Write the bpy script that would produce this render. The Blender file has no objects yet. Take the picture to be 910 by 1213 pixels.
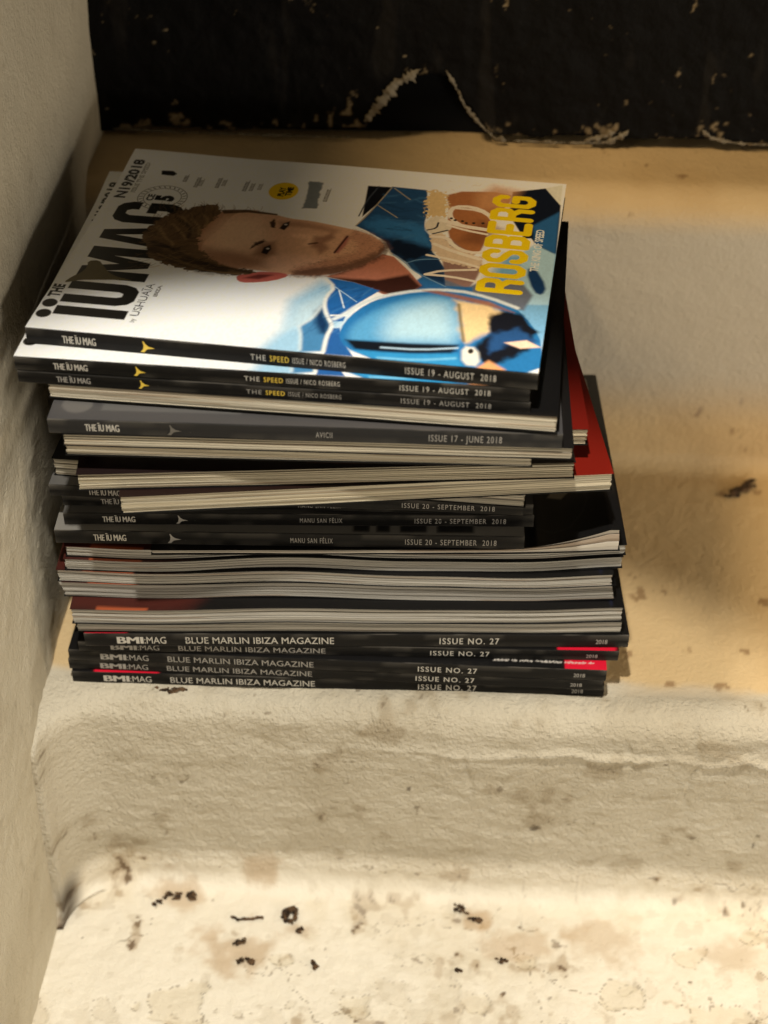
import bpy, bmesh, math, random
import numpy as np
from mathutils import Vector, Matrix
R = math.radians
sc = bpy.context.scene

# ------------------------------------------------------------------ camera
cd = bpy.data.cameras.new('camera'); cam = bpy.data.objects.new('camera', cd)
sc.collection.objects.link(cam); sc.camera = cam
cam.location = (0, -0.66, 0.70914)
cam.rotation_euler = (R(90 - 39.553), 0, R(3.0))
cd.sensor_fit = 'VERTICAL'; cd.sensor_height = 24; cd.lens = 24 * 1815 / 1213
cd.clip_start = 0.01; cd.clip_end = 50
cd.dof.use_dof = True; cd.dof.focus_distance = 0.90; cd.dof.aperture_fstop = 3.2

# ------------------------------------------------------------------ world and lamps
w = bpy.data.worlds.new('World'); sc.world = w; w.use_nodes = True
bg = w.node_tree.nodes['Background']; bg.inputs[0].default_value = (1.0, 0.87, 0.68, 1); bg.inputs[1].default_value = 0.05
def lamp(name, kind, loc, target, power, color, **kw):
    l = bpy.data.lights.new(name, kind); o = bpy.data.objects.new(name, l); sc.collection.objects.link(o)
    o.location = loc; o.rotation_euler = (Vector(target) - Vector(loc)).to_track_quat('-Z', 'Y').to_euler()
    l.energy = power; l.color = color
    for k, v in kw.items(): setattr(l, k, v)
    return o
# ceiling spot over the lower steps: the edge of its beam falls across the top cover
lamp('ceiling_spot', 'SPOT', (-0.10, -0.40, 1.60), (-0.070, -0.285, 0.255), 106, (1.0, 0.95, 0.855),
     spot_size=2 * math.atan(0.365 / 1.345), spot_blend=0.10, shadow_soft_size=0.03)
# warm lamp high on the left; the left wall shades the back of the niche from it
lamp('room_lamp', 'AREA', (-0.44, 0.0, 1.10), (0.15, 0.1, 0.0), 7.6, (1.0, 0.74, 0.43), shape='DISK', size=0.15)
# broad low light of the room in front of the steps
lamp('room_glow', 'AREA', (0.85, -1.15, 0.27), (-0.1, 0, 0.05), 7.4, (1.0, 0.935, 0.83), shape='RECTANGLE', size=0.4, size_y=0.2)
# low warm fill added at the right to brighten the shaded tread
lamp('side_fill', 'AREA', (0.85, 0.0, 0.20), (0.0, 0.18, 0.06), 2.8, (1.0, 0.83, 0.60), shape='RECTANGLE', size=0.4, size_y=0.16)

sc.view_settings.view_transform = 'Standard'; sc.view_settings.look = 'None'
sc.view_settings.exposure = 0.0; sc.view_settings.gamma = 1.0
sc.render.engine = 'CYCLES'; sc.cycles.use_denoising = True
sc.cycles.max_bounces = 6

# ------------------------------------------------------------------ helpers
def srgb(c):
    c = np.asarray(c, float) / 255.0
    return np.where(c <= 0.04045, c / 12.92, ((c + 0.055) / 1.055) ** 2.4)
def vnoise(x, y, z, seed=0):
    xi, yi, zi = np.floor(x).astype(np.int64), np.floor(y).astype(np.int64), np.floor(z).astype(np.int64)
    fx, fy, fz = x - xi, y - yi, z - zi
    fx, fy, fz = [t * t * (3 - 2 * t) for t in (fx, fy, fz)]
    def h(a, b, c):
        n = (a * 374761393 + b * 668265263 + c * 2147483647 + seed * 974711) & 0xffffffff
        n = ((n ^ (n >> 13)) * 1274126177) & 0xffffffff
        n = ((n ^ (n >> 16)) * 2246822519) & 0xffffffff
        return ((n ^ (n >> 15)) & 0xffff) / 65535.0 * 2 - 1
    r = 0
    for dx in (0, 1):
        for dy in (0, 1):
            for dz in (0, 1):
                r = r + h(xi + dx, yi + dy, zi + dz) * (fx if dx else 1 - fx) * (fy if dy else 1 - fy) * (fz if dz else 1 - fz)
    return r
def fbm(x, y, z, octv=4, seed=0, gain=0.5):
    r, a, f = 0, 1.0, 1.0
    for i in range(octv):
        r = r + a * vnoise(x * f + 17.3 * i, y * f - 9.1 * i, z * f + 4.7 * i, seed + i); a *= gain; f *= 2.03
    return r
def sstep(a, b, x):
    t = np.clip((x - a) / (b - a), 0, 1); return t * t * (3 - 2 * t)

def link(name, me, mat=None, parent=None):
    o = bpy.data.objects.new(name, me); sc.collection.objects.link(o)
    if mat is not None:
        for m in (mat if isinstance(mat, (list, tuple)) else [mat]): me.materials.append(m)
    if parent is not None: o.parent = parent
    return o
def mesh(name, co, faces, smooth=False, col=None):
    me = bpy.data.meshes.new(name)
    co = np.asarray(co, np.float32)
    if isinstance(faces, np.ndarray):
        n, k = faces.shape
        me.vertices.add(len(co)); me.vertices.foreach_set('co', co.ravel())
        me.loops.add(n * k); me.loops.foreach_set('vertex_index', faces.astype(np.int32).ravel())
        me.polygons.add(n); me.polygons.foreach_set('loop_start', np.arange(0, n * k, k, dtype=np.int32))
        me.update(calc_edges=True)
    else:
        me.from_pydata([tuple(map(float, c)) for c in co], [], faces); me.update()
    me.validate()
    me.polygons.foreach_set('use_smooth', np.full(len(me.polygons), smooth)); me.update()
    if col is not None:
        a = me.color_attributes.new('paint', 'FLOAT_COLOR', 'POINT')
        c4 = np.ones((len(co), 4), np.float32); c4[:, :3] = col; a.data.foreach_set('color', c4.ravel())
    return me
def grid_faces(nr, nc):
    i = np.arange(nr * nc).reshape(nr, nc)
    return np.stack([i[:-1, :-1], i[:-1, 1:], i[1:, 1:], i[1:, :-1]], -1).reshape(-1, 4)
def tag(o, label, cat, group=None):
    o['label'] = label; o['category'] = cat
    if group: o['group'] = group
    return o

# ------------------------------------------------------------------ materials
def mat(name, color=(0.5, 0.5, 0.5), rough=0.6, spec=0.5, attr=False, bump=(), coat=0.0, build=None):
    m = bpy.data.materials.new(name); m.use_nodes = True; nt = m.node_tree; N = nt.nodes; K = nt.links
    b = N['Principled BSDF']; b.inputs['Roughness'].default_value = rough
    b.inputs['Specular IOR Level'].default_value = spec; b.inputs['Base Color'].default_value = (*color, 1)
    b.inputs['Coat Weight'].default_value = coat; b.inputs['Coat Roughness'].default_value = 0.15
    tc = N.new('ShaderNodeTexCoord'); colsock = None
    if attr:
        at = N.new('ShaderNodeAttribute'); at.attribute_name = 'paint'; colsock = at.outputs['Color']
        K.new(colsock, b.inputs['Base Color'])
    h = None
    for scale, strength, detail in bump:
        n = N.new('ShaderNodeTexNoise'); n.inputs['Scale'].default_value = scale; n.inputs['Detail'].default_value = detail
        K.new(tc.outputs['Object'], n.inputs['Vector'])
        bp = N.new('ShaderNodeBump'); bp.inputs['Strength'].default_value = 1.0; bp.inputs['Distance'].default_value = strength
        K.new(n.outputs['Fac'], bp.inputs['Height'])
        if h is not None: K.new(h, bp.inputs['Normal'])
        h = bp.outputs['Normal']
    if h is not None: K.new(h, b.inputs['Normal'])
    if build: build(nt, N, K, b, tc, colsock)
    return m
def speckle(scale, lo, hi, color, sc2=None, base=None):
    """mix flecks of another colour into the base colour (worn paint, dust)"""
    def f(nt, N, K, b, tc, colsock):
        n = N.new('ShaderNodeTexNoise'); n.inputs['Scale'].default_value = scale; n.inputs['Detail'].default_value = 4; n.inputs['Roughness'].default_value = 0.65
        K.new(tc.outputs['Object'], n.inputs['Vector'])
        r = N.new('ShaderNodeMapRange'); r.inputs[1].default_value = lo; r.inputs[2].default_value = hi
        K.new(n.outputs['Fac'], r.inputs[0])
        mx = N.new('ShaderNodeMix'); mx.data_type = 'RGBA'; K.new(r.outputs[0], mx.inputs['Factor'])
        if colsock: K.new(colsock, mx.inputs['A'])
        else: mx.inputs['A'].default_value = b.inputs['Base Color'].default_value
        mx.inputs['B'].default_value = (*color, 1)
        K.new(mx.outputs['Result'], b.inputs['Base Color'])
    return f
M_plaster = mat('plaster', rough=0.8, spec=0.25, attr=True, bump=((150, 0.0010, 4), (380, 0.0017, 3), (800, 0.0006, 3)), build=speckle(300, 0.83, 0.89, (0.2, 0.16, 0.12)))
M_tread = mat('tread_paint', rough=0.55, spec=0.35, attr=True, bump=((70, 0.0012, 4), (300, 0.0007, 6), (1200, 0.00025, 3)))
M_wall = mat('wall_plaster', rough=0.8, spec=0.25, attr=True, bump=((120, 0.0010, 4), (380, 0.0011, 3), (900, 0.0005, 3)), build=speckle(240, 0.84, 0.9, (0.2, 0.16, 0.12)))
M_black = mat('black_paint', (0.008, 0.0075, 0.007), rough=0.65, spec=0.07, attr=True, bump=((45, 0.0015, 4), (300, 0.0006, 4)))
M_chip = mat('bare_plaster', (0.20, 0.17, 0.12), rough=0.9, spec=0.2, bump=((300, 0.001, 4),), build=speckle(150, 0.5, 0.62, (0.12, 0.09, 0.05)))
M_dark = mat('dark_void', (0.004, 0.004, 0.004), rough=0.9, spec=0.1)
M_dirt = mat('dry_dirt', (0.026, 0.017, 0.011), rough=0.85, spec=0.2, bump=((500, 0.001, 3),), build=speckle(260, 0.42, 0.6, (0.12, 0.07, 0.035)))
M_page = mat('paper_edges', rough=0.75, spec=0.2, attr=True)
M_cover = mat('printed_cover', rough=0.34, spec=0.4, attr=True, bump=((7, 0.0012, 2),))
M_spine = mat('black_spine', (0.0045, 0.0042, 0.004), rough=0.45, spec=0.13, attr=True, bump=((18, 0.0008, 2), (140, 0.00012, 3)), build=speckle(700, 0.70, 0.78, (0.07, 0.065, 0.055)))
M_spine_grey = mat('charcoal_spine', (0.017, 0.0165, 0.0165), rough=0.5, spec=0.18, attr=True, bump=((18, 0.0006, 2),), build=speckle(700, 0.70, 0.78, (0.09, 0.085, 0.075)))
M_ink = mat('white_ink', (0.50, 0.47, 0.41), rough=0.5)
M_inkgrey = mat('grey_ink', (0.30, 0.28, 0.25), rough=0.5)
M_inkdim = mat('dull_ink', (0.12, 0.11, 0.095), rough=0.5)
M_yellow = mat('yellow_ink', (0.72, 0.50, 0.06), rough=0.5)
ART = {
 'corners': [[(-0.0,0.0),(280.0,0.0),(-0.4,212.9),(277.3,212.8)]],
 'title': [[(9.8,16.2),(49.9,13.5),(9.7,24.4),(9.8,28.9),(10.4,45.1),(11.0,63.8),(11.3,94.7),(12.8,104.3),(13.9,115.9),(16.9,123.3),(21.1,142.8),(51.5,147.7),(38.2,99.5),(51.4,65.1),(50.4,42.4)]],
 'dots': [[(2.9,15.1),(-1.3,14.4),(7.3,15.8),(2.6,26.4),(1.3,19.7),(4.5,10.5)]],
 'THE': [[(-0.6,34.2),(6.0,32.3),(-0.1,45.4),(5.6,46.3)]],
 'N19': [[(4.8,153.5),(11.0,150.8),(3.1,200.1),(9.7,198.6)]],
 'tail': [[(5.5,48.4),(8.5,56.1),(12.1,60.4),(13.7,67.4),(11.8,74.5),(18.2,76.2),(22.1,70.9),(27.7,63.3),(34.5,59.2),(45.1,56.8),(37.5,56.6),(29.1,55.3),(21.8,54.1),(14.5,52.9),(9.9,50.1)]],
 'ush': [[(53.0,13.6),(57.5,14.3),(53.6,22.3),(56.8,27.7),(57.1,39.5),(56.9,53.6),(53.0,51.9)]],
 'badge': [[(33.9,155.7),(18.6,153.3),(49.3,158.2),(30.5,168.2),(37.5,143.1)]],
 'pill': [[(24.3,189.2),(25.4,184.3),(33.4,183.8),(35.1,186.6),(31.8,189.7)]],
 'yell': [[(106.7,174.3),(97.8,172.9),(115.5,175.8),(104.4,184.8),(109.2,162.6)]],
 'greyb': [[(120.0,190.0),(129.4,188.8),(129.5,174.2),(131.3,155.8),(122.6,154.4),(121.7,176.8)]],
 'small': [[(41.3,179.2),(44.6,185.7),(49.9,172.8),(51.8,184.9),(61.9,172.9),(65.4,185.1),(77.9,171.6),(83.3,184.1),(133.0,165.4),(135.5,180.9)]],
 'backsky': [[(124.1,51.8),(140.6,70.1),(158.5,73.9),(158.5,48.4),(156.3,27.8),(146.7,22.0),(151.3,-0.7),(125.4,0.1)]],
 'face': [[(80.2,129.5),(83.6,144.0),(94.7,146.3),(106.6,144.9),(117.8,140.6),(130.6,139.9),(144.9,136.5),(159.1,133.0),(168.8,129.0),(177.9,121.5),(180.7,114.2),(177.4,103.9),(170.5,93.2),(159.4,82.6),(145.3,77.2),(131.3,76.4),(115.7,78.5),(99.0,79.6),(91.9,81.6),(80.5,87.2),(73.1,96.9),(73.0,107.9),(77.4,117.6)]],
 'hair': [[(36.3,104.8),(34.7,111.7),(35.7,121.0),(42.9,135.2),(53.5,144.5),(64.6,152.1),(73.5,150.4),(75.0,140.4),(70.6,128.5),(67.6,115.2),(70.7,99.7),(79.9,88.3),(93.7,79.2),(113.2,78.0),(101.7,71.4),(85.1,71.1),(66.6,74.8),(52.9,79.4),(42.9,86.4),(41.7,96.7)]],
 'hairtop': [[(73.9,145.2),(90.0,147.8),(109.2,145.2),(109.5,143.4),(90.8,144.5),(76.7,141.1)]],
 'ear': [[(131.5,75.4),(123.3,68.5),(109.2,64.2),(103.0,65.2),(100.9,71.5),(106.6,74.9),(115.7,78.1),(127.8,77.9)]],
 'earin': [[(105.8,69.2),(113.3,74.5),(121.9,74.9),(114.5,69.1)]],
 'neck': [[(151.7,77.6),(159.3,83.0),(170.4,93.6),(180.1,107.6),(187.0,105.5),(197.9,91.3),(207.5,76.4),(198.9,62.9),(187.2,64.0),(169.5,74.3)]],
 'neckdark': [[(151.7,77.2),(166.8,77.4),(181.6,78.3),(198.5,87.3),(207.7,75.4),(199.2,61.0),(185.8,65.8),(169.8,72.3)]],
 'chindark': [[(178.6,123.8),(183.4,114.7),(180.8,103.4),(170.9,90.8),(159.6,81.4),(145.4,76.6),(132.6,75.8),(131.5,80.6),(143.6,85.7),(157.8,91.2),(169.2,100.5),(175.5,109.0),(178.4,118.3)]],
 'beard': [[(177.9,121.5),(180.7,114.2),(177.4,103.9),(170.5,93.2),(159.4,82.6),(145.3,77.2),(132.4,76.6),(133.9,85.2),(145.3,93.4),(156.1,100.5),(163.7,107.1),(161.8,117.8),(156.3,123.6),(159.3,131.9),(168.8,129.0)]],
 'mouth': [[(152.0,104.8),(153.7,113.2),(156.1,124.7)]],
 'lip': [[(152.1,104.2),(153.3,115.3),(155.4,125.2),(157.8,122.7),(157.0,113.7),(154.2,104.5)]],
 'nose': [[(122.7,122.6),(135.9,124.3),(140.9,122.2),(140.9,116.2),(136.7,109.3),(131.9,110.8),(132.8,117.5),(123.4,119.4)]],
 'nosesh': [[(136.4,122.1),(141.9,122.4),(146.6,127.6),(148.9,121.3),(144.5,115.0),(147.9,108.9),(143.7,101.7),(140.3,107.7),(136.8,108.9)]],
 'nostril': [[(135.5,112.4),(139.6,114.2)]],
 'eye1': [[(113.9,128.0),(115.2,134.0),(118.5,137.5),(119.0,132.3),(117.4,126.3)]],
 'brow1': [[(108.8,128.3),(107.0,134.9),(108.5,138.6),(110.6,134.4),(111.4,128.1)]],
 'eye2': [[(109.5,98.4),(109.7,105.0),(112.9,108.1),(114.5,103.6),(113.2,96.8)]],
 'brow2': [[(102.1,101.6),(103.1,109.4),(107.8,113.5),(109.5,111.1),(105.0,106.0)]],
 'eyegl': [[(116.9,133.1),(112.3,103.6)]],
 'eyesock': [[(105.2,95.5),(106.6,108.9),(114.8,112.4),(118.6,97.7),(112.3,93.4)]],
 'cheek': [[(117.0,97.4),(138.8,98.8),(150.3,96.3),(143.4,86.7),(125.6,82.8),(111.2,83.7)]],
 'forehead': [[(79.3,136.5),(100.7,139.9),(110.6,115.9),(101.1,98.5),(79.6,95.1),(72.7,111.6)]],
 'hl': [[(40.5,119.1),(47.4,111.1)],[(41.8,121.1),(49.7,106.1),(54.9,103.4),(55.9,96.5)],[(49.3,124.2),(57.4,114.5),(61.8,108.1)],[(59.4,131.4),(66.1,123.2),(67.5,114.4)],[(64.2,137.8),(69.1,132.9),(69.6,123.8)],[(57.3,88.0),(68.1,81.1),(79.7,77.1)],[(50.0,88.5),(63.4,82.1),(82.3,74.1),(101.8,73.1)],[(52.2,133.9),(59.0,125.8),(63.5,115.5)]],
 'hd': [[(42.8,101.4),(51.5,99.3),(64.2,89.1),(80.4,81.4),(100.8,77.1),(108.1,75.8)],[(50.0,131.7),(62.1,120.8),(62.3,109.9)],[(46.3,98.5),(59.8,95.4)]],
 'black': [[(157.5,189.5),(172.6,190.2),(167.3,167.1),(160.7,149.5)]],
 'jacket': [[(172.5,191.0),(167.3,167.1),(158.7,137.9),(166.7,132.8),(179.4,122.3),(184.3,110.8),(195.1,100.5),(199.1,93.7),(206.3,86.1),(220.9,77.0),(217.4,98.2),(212.2,109.2),(208.4,114.7),(205.1,132.7),(200.2,139.8),(198.9,149.2),(199.2,164.0),(194.8,190.3)]],
 'jlight': [[(161.8,143.2),(171.6,151.3),(188.1,147.4),(199.1,147.6),(205.3,131.1),(206.8,120.5),(193.6,126.1),(179.7,130.2),(166.9,136.0)]],
 'jdark': [[(178.4,123.7),(185.8,126.4),(207.9,117.7),(208.8,111.7),(194.9,101.9),(185.3,109.4)]],
 'jpatch': [[(198.8,101.1),(212.3,107.8),(216.7,98.0),(219.6,81.1),(206.8,87.7)]],
 'st': [[(172.7,189.8),(167.3,167.1),(163.0,149.9),(158.7,137.9)],[(174.4,189.1),(186.2,176.1)],[(167.6,165.5),(181.8,152.1)]],
 'st2': [[(186.3,108.1),(194.4,100.4),(199.2,93.0),(207.8,86.1),(220.8,77.7)],[(195.2,99.8),(202.0,105.3),(213.9,107.3)]],
 'fur': [[(196.0,190.5),(207.1,189.7),(210.9,169.2),(210.5,157.6),(205.7,157.6),(199.7,155.0),(196.1,173.5)]],
 'arm': [[(205.9,191.0),(247.6,197.2),(247.5,180.2),(238.1,166.8),(237.9,137.0),(235.7,116.8),(225.0,115.1),(213.1,139.7),(211.5,169.6)]],
 'arm2': [[(206.3,131.9),(216.1,133.5),(239.3,104.5),(236.9,87.5),(233.1,74.6),(220.0,78.6),(214.9,109.1)]],
 'furb': [[(203.9,133.7),(210.9,139.4),(218.6,122.8),(238.4,112.9),(237.6,100.1),(215.4,104.9),(208.4,116.7)]],
 'navy': [[(247.6,197.7),(267.8,205.9),(278.5,185.2),(280.0,126.1),(271.8,127.0),(264.0,141.2),(259.7,140.5),(248.1,168.4)]],
 'blue': [[(263.8,157.0),(278.5,176.9),(279.8,125.0),(266.8,135.0)]],
 'wcorner': [[(267.5,205.9),(277.8,212.0),(278.3,185.2)]],
 'lblue': [[(261.1,125.2),(266.8,135.0),(279.8,125.0),(280.7,68.4),(264.3,65.8),(259.9,91.2)]],
 'dblue': [[(264.0,104.3),(269.0,108.3),(277.6,87.9),(275.8,77.5),(270.3,80.6)]],
 'brace': [[(199.5,148.9),(202.8,157.6),(208.4,158.5),(216.4,149.4),(215.2,141.2),(206.0,134.5),(199.9,142.1)]],
 'bracd': [[(201.8,140.2),(207.0,143.3),(207.2,150.2)],[(205.7,136.3),(213.9,142.1)]],
 'sig': [[(220.8,149.6),(214.4,156.0),(212.1,165.0),(214.6,172.5),(224.7,174.1),(234.5,168.6),(240.1,157.8)],[(209.0,153.9),(220.9,148.9),(236.8,146.9)],[(213.1,148.4),(224.9,143.9),(237.4,141.4)],[(206.2,133.0),(215.0,133.3),(219.5,124.0),(229.1,117.9),(238.7,119.5)],[(208.5,124.4),(220.4,117.6),(236.3,111.5)],[(205.9,110.9),(221.6,108.1),(237.4,102.1)],[(207.9,89.0),(216.7,95.0),(235.6,99.1)],[(207.9,89.0),(221.8,89.2),(239.2,85.8)],[(216.0,170.3),(229.7,170.2),(238.6,162.2)]],
 'sigd': [[(214.2,157.1),(216.8,155.2),(221.3,154.8),(223.8,152.9),(228.2,153.6),(233.8,154.5)]],
 'ros': [[(264.0,75.6),(235.8,79.1),(262.4,193.5),(234.6,182.9),(264.6,85.8)]],
 'king': [[(271.0,103.4),(266.7,103.7),(270.9,152.4),(267.0,151.8)]],
 'collarlow': [[(151.6,76.6),(168.6,73.8),(185.0,67.3),(174.5,51.3),(170.7,41.0),(170.2,33.2),(163.9,32.2),(158.4,41.6),(157.0,53.8),(159.3,66.8)]],
 'colw': [[(152.2,76.1),(159.3,66.8),(156.3,57.2),(156.6,48.4),(159.9,38.4),(164.2,30.5),(165.1,25.5),(164.0,17.0),(165.0,2.3)]],
 'colw2': [[(162.1,64.5),(168.2,46.7)],[(159.1,67.7),(174.0,53.8)],[(162.8,38.0),(170.5,39.2)]],
 'lowdenim': [[(165.1,25.5),(169.6,26.3),(172.6,15.0),(181.6,0.2),(165.9,0.0),(164.6,13.7)]],
 'shoulder': [[(146.8,24.3),(153.3,33.9),(155.8,47.4),(159.0,38.3),(164.1,28.8),(163.7,18.6),(164.6,2.3),(152.7,0.3),(150.3,16.4)]],
 'shdark': [[(152.9,40.7),(155.8,47.4),(159.0,38.3),(163.6,28.7),(163.7,18.6),(159.8,19.6),(155.2,29.0)]],
 'shw': [[(147.3,24.4),(149.9,16.3),(152.4,1.9)],[(147.6,25.2),(152.6,32.9),(155.5,46.4)]],
 'helmet': [[(170.9,16.6),(170.0,25.9),(172.9,39.3),(179.5,52.0),(190.1,63.8),(206.8,72.3),(227.9,75.0),(246.2,71.1),(261.2,63.5),(273.2,45.8),(279.8,27.9),(281.4,-2.0),(240.9,-2.6),(197.4,-3.1),(184.4,3.3),(175.9,8.0)]],
 'hrim': [[(164.9,34.8),(168.6,38.6),(176.0,51.4),(186.8,61.6),(206.9,71.6),(227.9,75.0),(246.3,70.5),(263.0,62.1)]],
 'visor': [[(175.6,14.2),(175.1,26.8),(180.0,38.8),(193.1,55.8),(212.8,67.5),(227.4,64.7),(232.1,48.9),(236.3,24.0),(233.0,20.4),(211.1,18.4),(185.8,14.9)]],
 'visl': [[(193.8,18.7),(194.7,46.1),(213.7,60.8),(226.3,59.5),(235.1,23.8),(210.8,19.9)]],
 'band': [[(174.5,15.6),(211.2,17.5),(235.6,20.2),(232.5,11.0),(212.6,7.8),(195.8,6.4),(181.1,7.4)]],
 'bandw': [[(195.0,11.1),(215.4,12.0),(235.1,17.0)]],
 'under': [[(178.0,5.9),(212.6,7.8),(235.8,11.6),(240.7,-1.2),(197.2,-2.2)]],
 'gold': [[(228.4,64.2),(247.1,62.9),(256.8,54.5),(250.1,35.7),(239.5,23.0),(235.9,27.1),(232.1,48.9)]],
 'gedge': [[(230.7,60.2),(233.3,45.8),(237.7,24.2)]],
 'blk': [[(248.4,51.5),(258.2,58.0),(269.2,51.6),(276.8,33.7),(272.0,20.5),(259.9,6.4),(250.2,3.3),(245.7,13.2),(243.4,18.9),(250.4,32.6)]],
 'blu2': [[(252.1,32.8),(265.0,41.3),(276.2,30.4),(261.4,25.0),(252.4,14.3)]],
 'streak': [[(259.6,26.2),(271.1,30.3),(279.2,24.7),(268.5,21.8)]],
 'bolt': [[(237.4,19.5),(246.0,18.7),(249.1,1.7),(239.5,1.6)]],
 'orange': [[(247.3,-0.1),(253.1,7.7),(262.1,0.8),(264.2,-3.3),(251.0,-4.0)]],
 'br': [[(208.7,71.2),(217.5,72.6),(246.8,66.2),(261.8,57.0),(247.3,61.2),(225.4,67.1)]],
 'boltdot': [[(242.6,15.1)]],
 'fill': [[(198.6,72.0),(206.2,86.4),(208.1,86.7),(220.7,78.4),(236.1,79.5),(237.4,68.4),(185.0,60.0)]],
 'fillb': [[(215.6,87.1),(232.7,78.6),(241.1,88.1),(264.4,87.8),(270.6,76.7),(266.9,60.3),(242.1,60.2),(220.2,68.6)]],
}

# ------------------------------------------------------------------ the printed covers: a fine mesh with ink colours, in cover millimetres
# u runs down the page from its head, v across the page from the spine
class Sheet:
    def __init__(s, L, W, res, base):
        s.nu, s.nv = int(L / res) + 1, int(W / res) + 1
        s.u = np.linspace(0, L, s.nu); s.v = np.linspace(0, W, s.nv)
        s.rgb = np.tile(srgb(base), (s.nv, s.nu, 1))
        s.L, s.W = L, W
    def win(s, pts, pad):
        p = np.asarray(pts, float)
        a, b = np.searchsorted(s.u, [p[:, 0].min() - pad, p[:, 0].max() + pad]); c, d = np.searchsorted(s.v, [p[:, 1].min() - pad, p[:, 1].max() + pad])
        if b - a < 1 or d - c < 1: return None
        U, V = np.meshgrid(s.u[a:b], s.v[c:d]); return slice(c, d), slice(a, b), U, V
    def blend(s, sl, k, color, alpha=1.0):
        k = (k * alpha)[..., None]
        s.rgb[sl[0], sl[1]] = s.rgb[sl[0], sl[1]] * (1 - k) + srgb(color) * k
    @staticmethod
    def segd(U, V, a, b):
        d = np.subtract(b, a); q = np.clip(((U - a[0]) * d[0] + (V - a[1]) * d[1]) / (d @ d + 1e-9), 0, 1)
        return np.hypot(U - a[0] - q * d[0], V - a[1] - q * d[1])
    def poly(s, pts, color, soft=0.4, alpha=1.0, fuzz=0.0, fs=0.3, smooth=0):
        p = [tuple(q) for q in pts]
        for _ in range(smooth):
            p = [t for i in range(len(p)) for t in ((0.75 * p[i][0] + 0.25 * p[(i + 1) % len(p)][0], 0.75 * p[i][1] + 0.25 * p[(i + 1) % len(p)][1]),
                                                     (0.25 * p[i][0] + 0.75 * p[(i + 1) % len(p)][0], 0.25 * p[i][1] + 0.75 * p[(i + 1) % len(p)][1]))]
        w = s.win(p, soft + fuzz + 1)
        if w is None: return
        sl, U, V = w[:2], w[2], w[3]
        d = np.full(U.shape, 1e9); inside = np.zeros(U.shape, bool)
        for i in range(len(p)):
            a, b = p[i], p[(i + 1) % len(p)]
            d = np.minimum(d, s.segd(U, V, a, b))
            if a[1] != b[1]:
                inside ^= ((a[1] > V) != (b[1] > V)) & (U < (b[0] - a[0]) * (V - a[1]) / (b[1] - a[1]) + a[0])
        sd = np.where(inside, d, -d)
        if fuzz: sd = sd + fuzz * fbm(U * fs, V * fs, U * 0, 3, 5)
        s.blend(sl, sstep(-soft, soft, sd), color, alpha)
    def stroke(s, pts, width, color, soft=0.3, alpha=1.0, smooth=1):
        p = [tuple(q) for q in pts]
        for _ in range(smooth):
            p = [p[0]] + [t for i in range(len(p) - 1) for t in ((0.75 * p[i][0] + 0.25 * p[i + 1][0], 0.75 * p[i][1] + 0.25 * p[i + 1][1]),
                                                                  (0.25 * p[i][0] + 0.75 * p[i + 1][0], 0.25 * p[i][1] + 0.75 * p[i + 1][1]))] + [p[-1]]
        w = s.win(p, width + soft)
        if w is None: return
        sl, U, V = w[:2], w[2], w[3]
        d = np.full(U.shape, 1e9)
        for a, b in zip(p[:-1], p[1:]): d = np.minimum(d, s.segd(U, V, a, b))
        s.blend(sl, sstep(-soft, soft, width / 2 - d), color, alpha)
    def dot(s, c, ru, rv, color, soft=0.4, alpha=1.0):
        w = s.win([(c[0] - ru, c[1] - rv), (c[0] + ru, c[1] + rv)], soft + 1)
        if w is None: return
        sl, U, V = w[:2], w[2], w[3]
        d = (1 - np.hypot((U - c[0]) / ru, (V - c[1]) / rv)) * min(ru, rv)
        s.blend(sl, sstep(-soft, soft, d), color, alpha)
    def tris(s, T, color, alpha=1.0):
        for t in T:
            w = s.win(t, 0.5)
            if w is None: continue
            sl, U, V = w[:2], w[2], w[3]
            e = []
            for i in range(3):
                a, b = t[i], t[(i + 1) % 3]; l = math.hypot(b[0] - a[0], b[1] - a[1]) + 1e-9
                e.append(((b[0] - a[0]) * (V - a[1]) - (b[1] - a[1]) * (U - a[0])) / l)
            e = np.array(e); area = (t[1][0] - t[0][0]) * (t[2][1] - t[0][1]) - (t[1][1] - t[0][1]) * (t[2][0] - t[0][0])
            if area < 0: e = -e
            s.blend(sl, (e.min(0) > -0.08).astype(float), color, alpha)
    def text(s, txt, u, v0, v1, cap, color, bold=0.02, alpha=1.0):
        """lettering that reads from the spine to the fore edge; u is its base line"""
        V, F = glyphs(txt, bold)
        lo, hi = V[:, 0].min(), V[:, 0].max(); top = V[:, 1].max()
        q = np.stack([u - V[:, 1] / top * cap, v0 + (V[:, 0] - lo) / (hi - lo) * (v1 - v0)], -1)
        s.tris([[tuple(q[i]) for i in f] for f in F], color, alpha)
    def mesh(s, name, zf):
        U, V = np.meshgrid(s.u, s.v)
        x, y = (U / 1000 - s.L / 2000).ravel(), (V / 1000).ravel()
        return mesh(name, np.stack([x, y, zf(x, y)], -1), grid_faces(s.nv, s.nu), True, s.rgb.reshape(-1, 3))

def glyphs(txt, bold=0.0, space=1.0):
    c = bpy.data.curves.new('lettering', 'FONT'); c.body = txt; c.size = 1; c.offset = bold; c.space_character = space; c.resolution_u = 3
    o = bpy.data.objects.new('lettering', c); sc.collection.objects.link(o)
    dg = bpy.context.evaluated_depsgraph_get(); me = o.evaluated_get(dg).to_mesh(); me.calc_loop_triangles()
    V = np.array([(v.co.x, v.co.y) for v in me.vertices]); F = [tuple(t.vertices) for t in me.loop_triangles]
    o.evaluated_get(dg).to_mesh_clear(); bpy.data.objects.remove(o); bpy.data.curves.remove(c)
    return V, F

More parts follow.
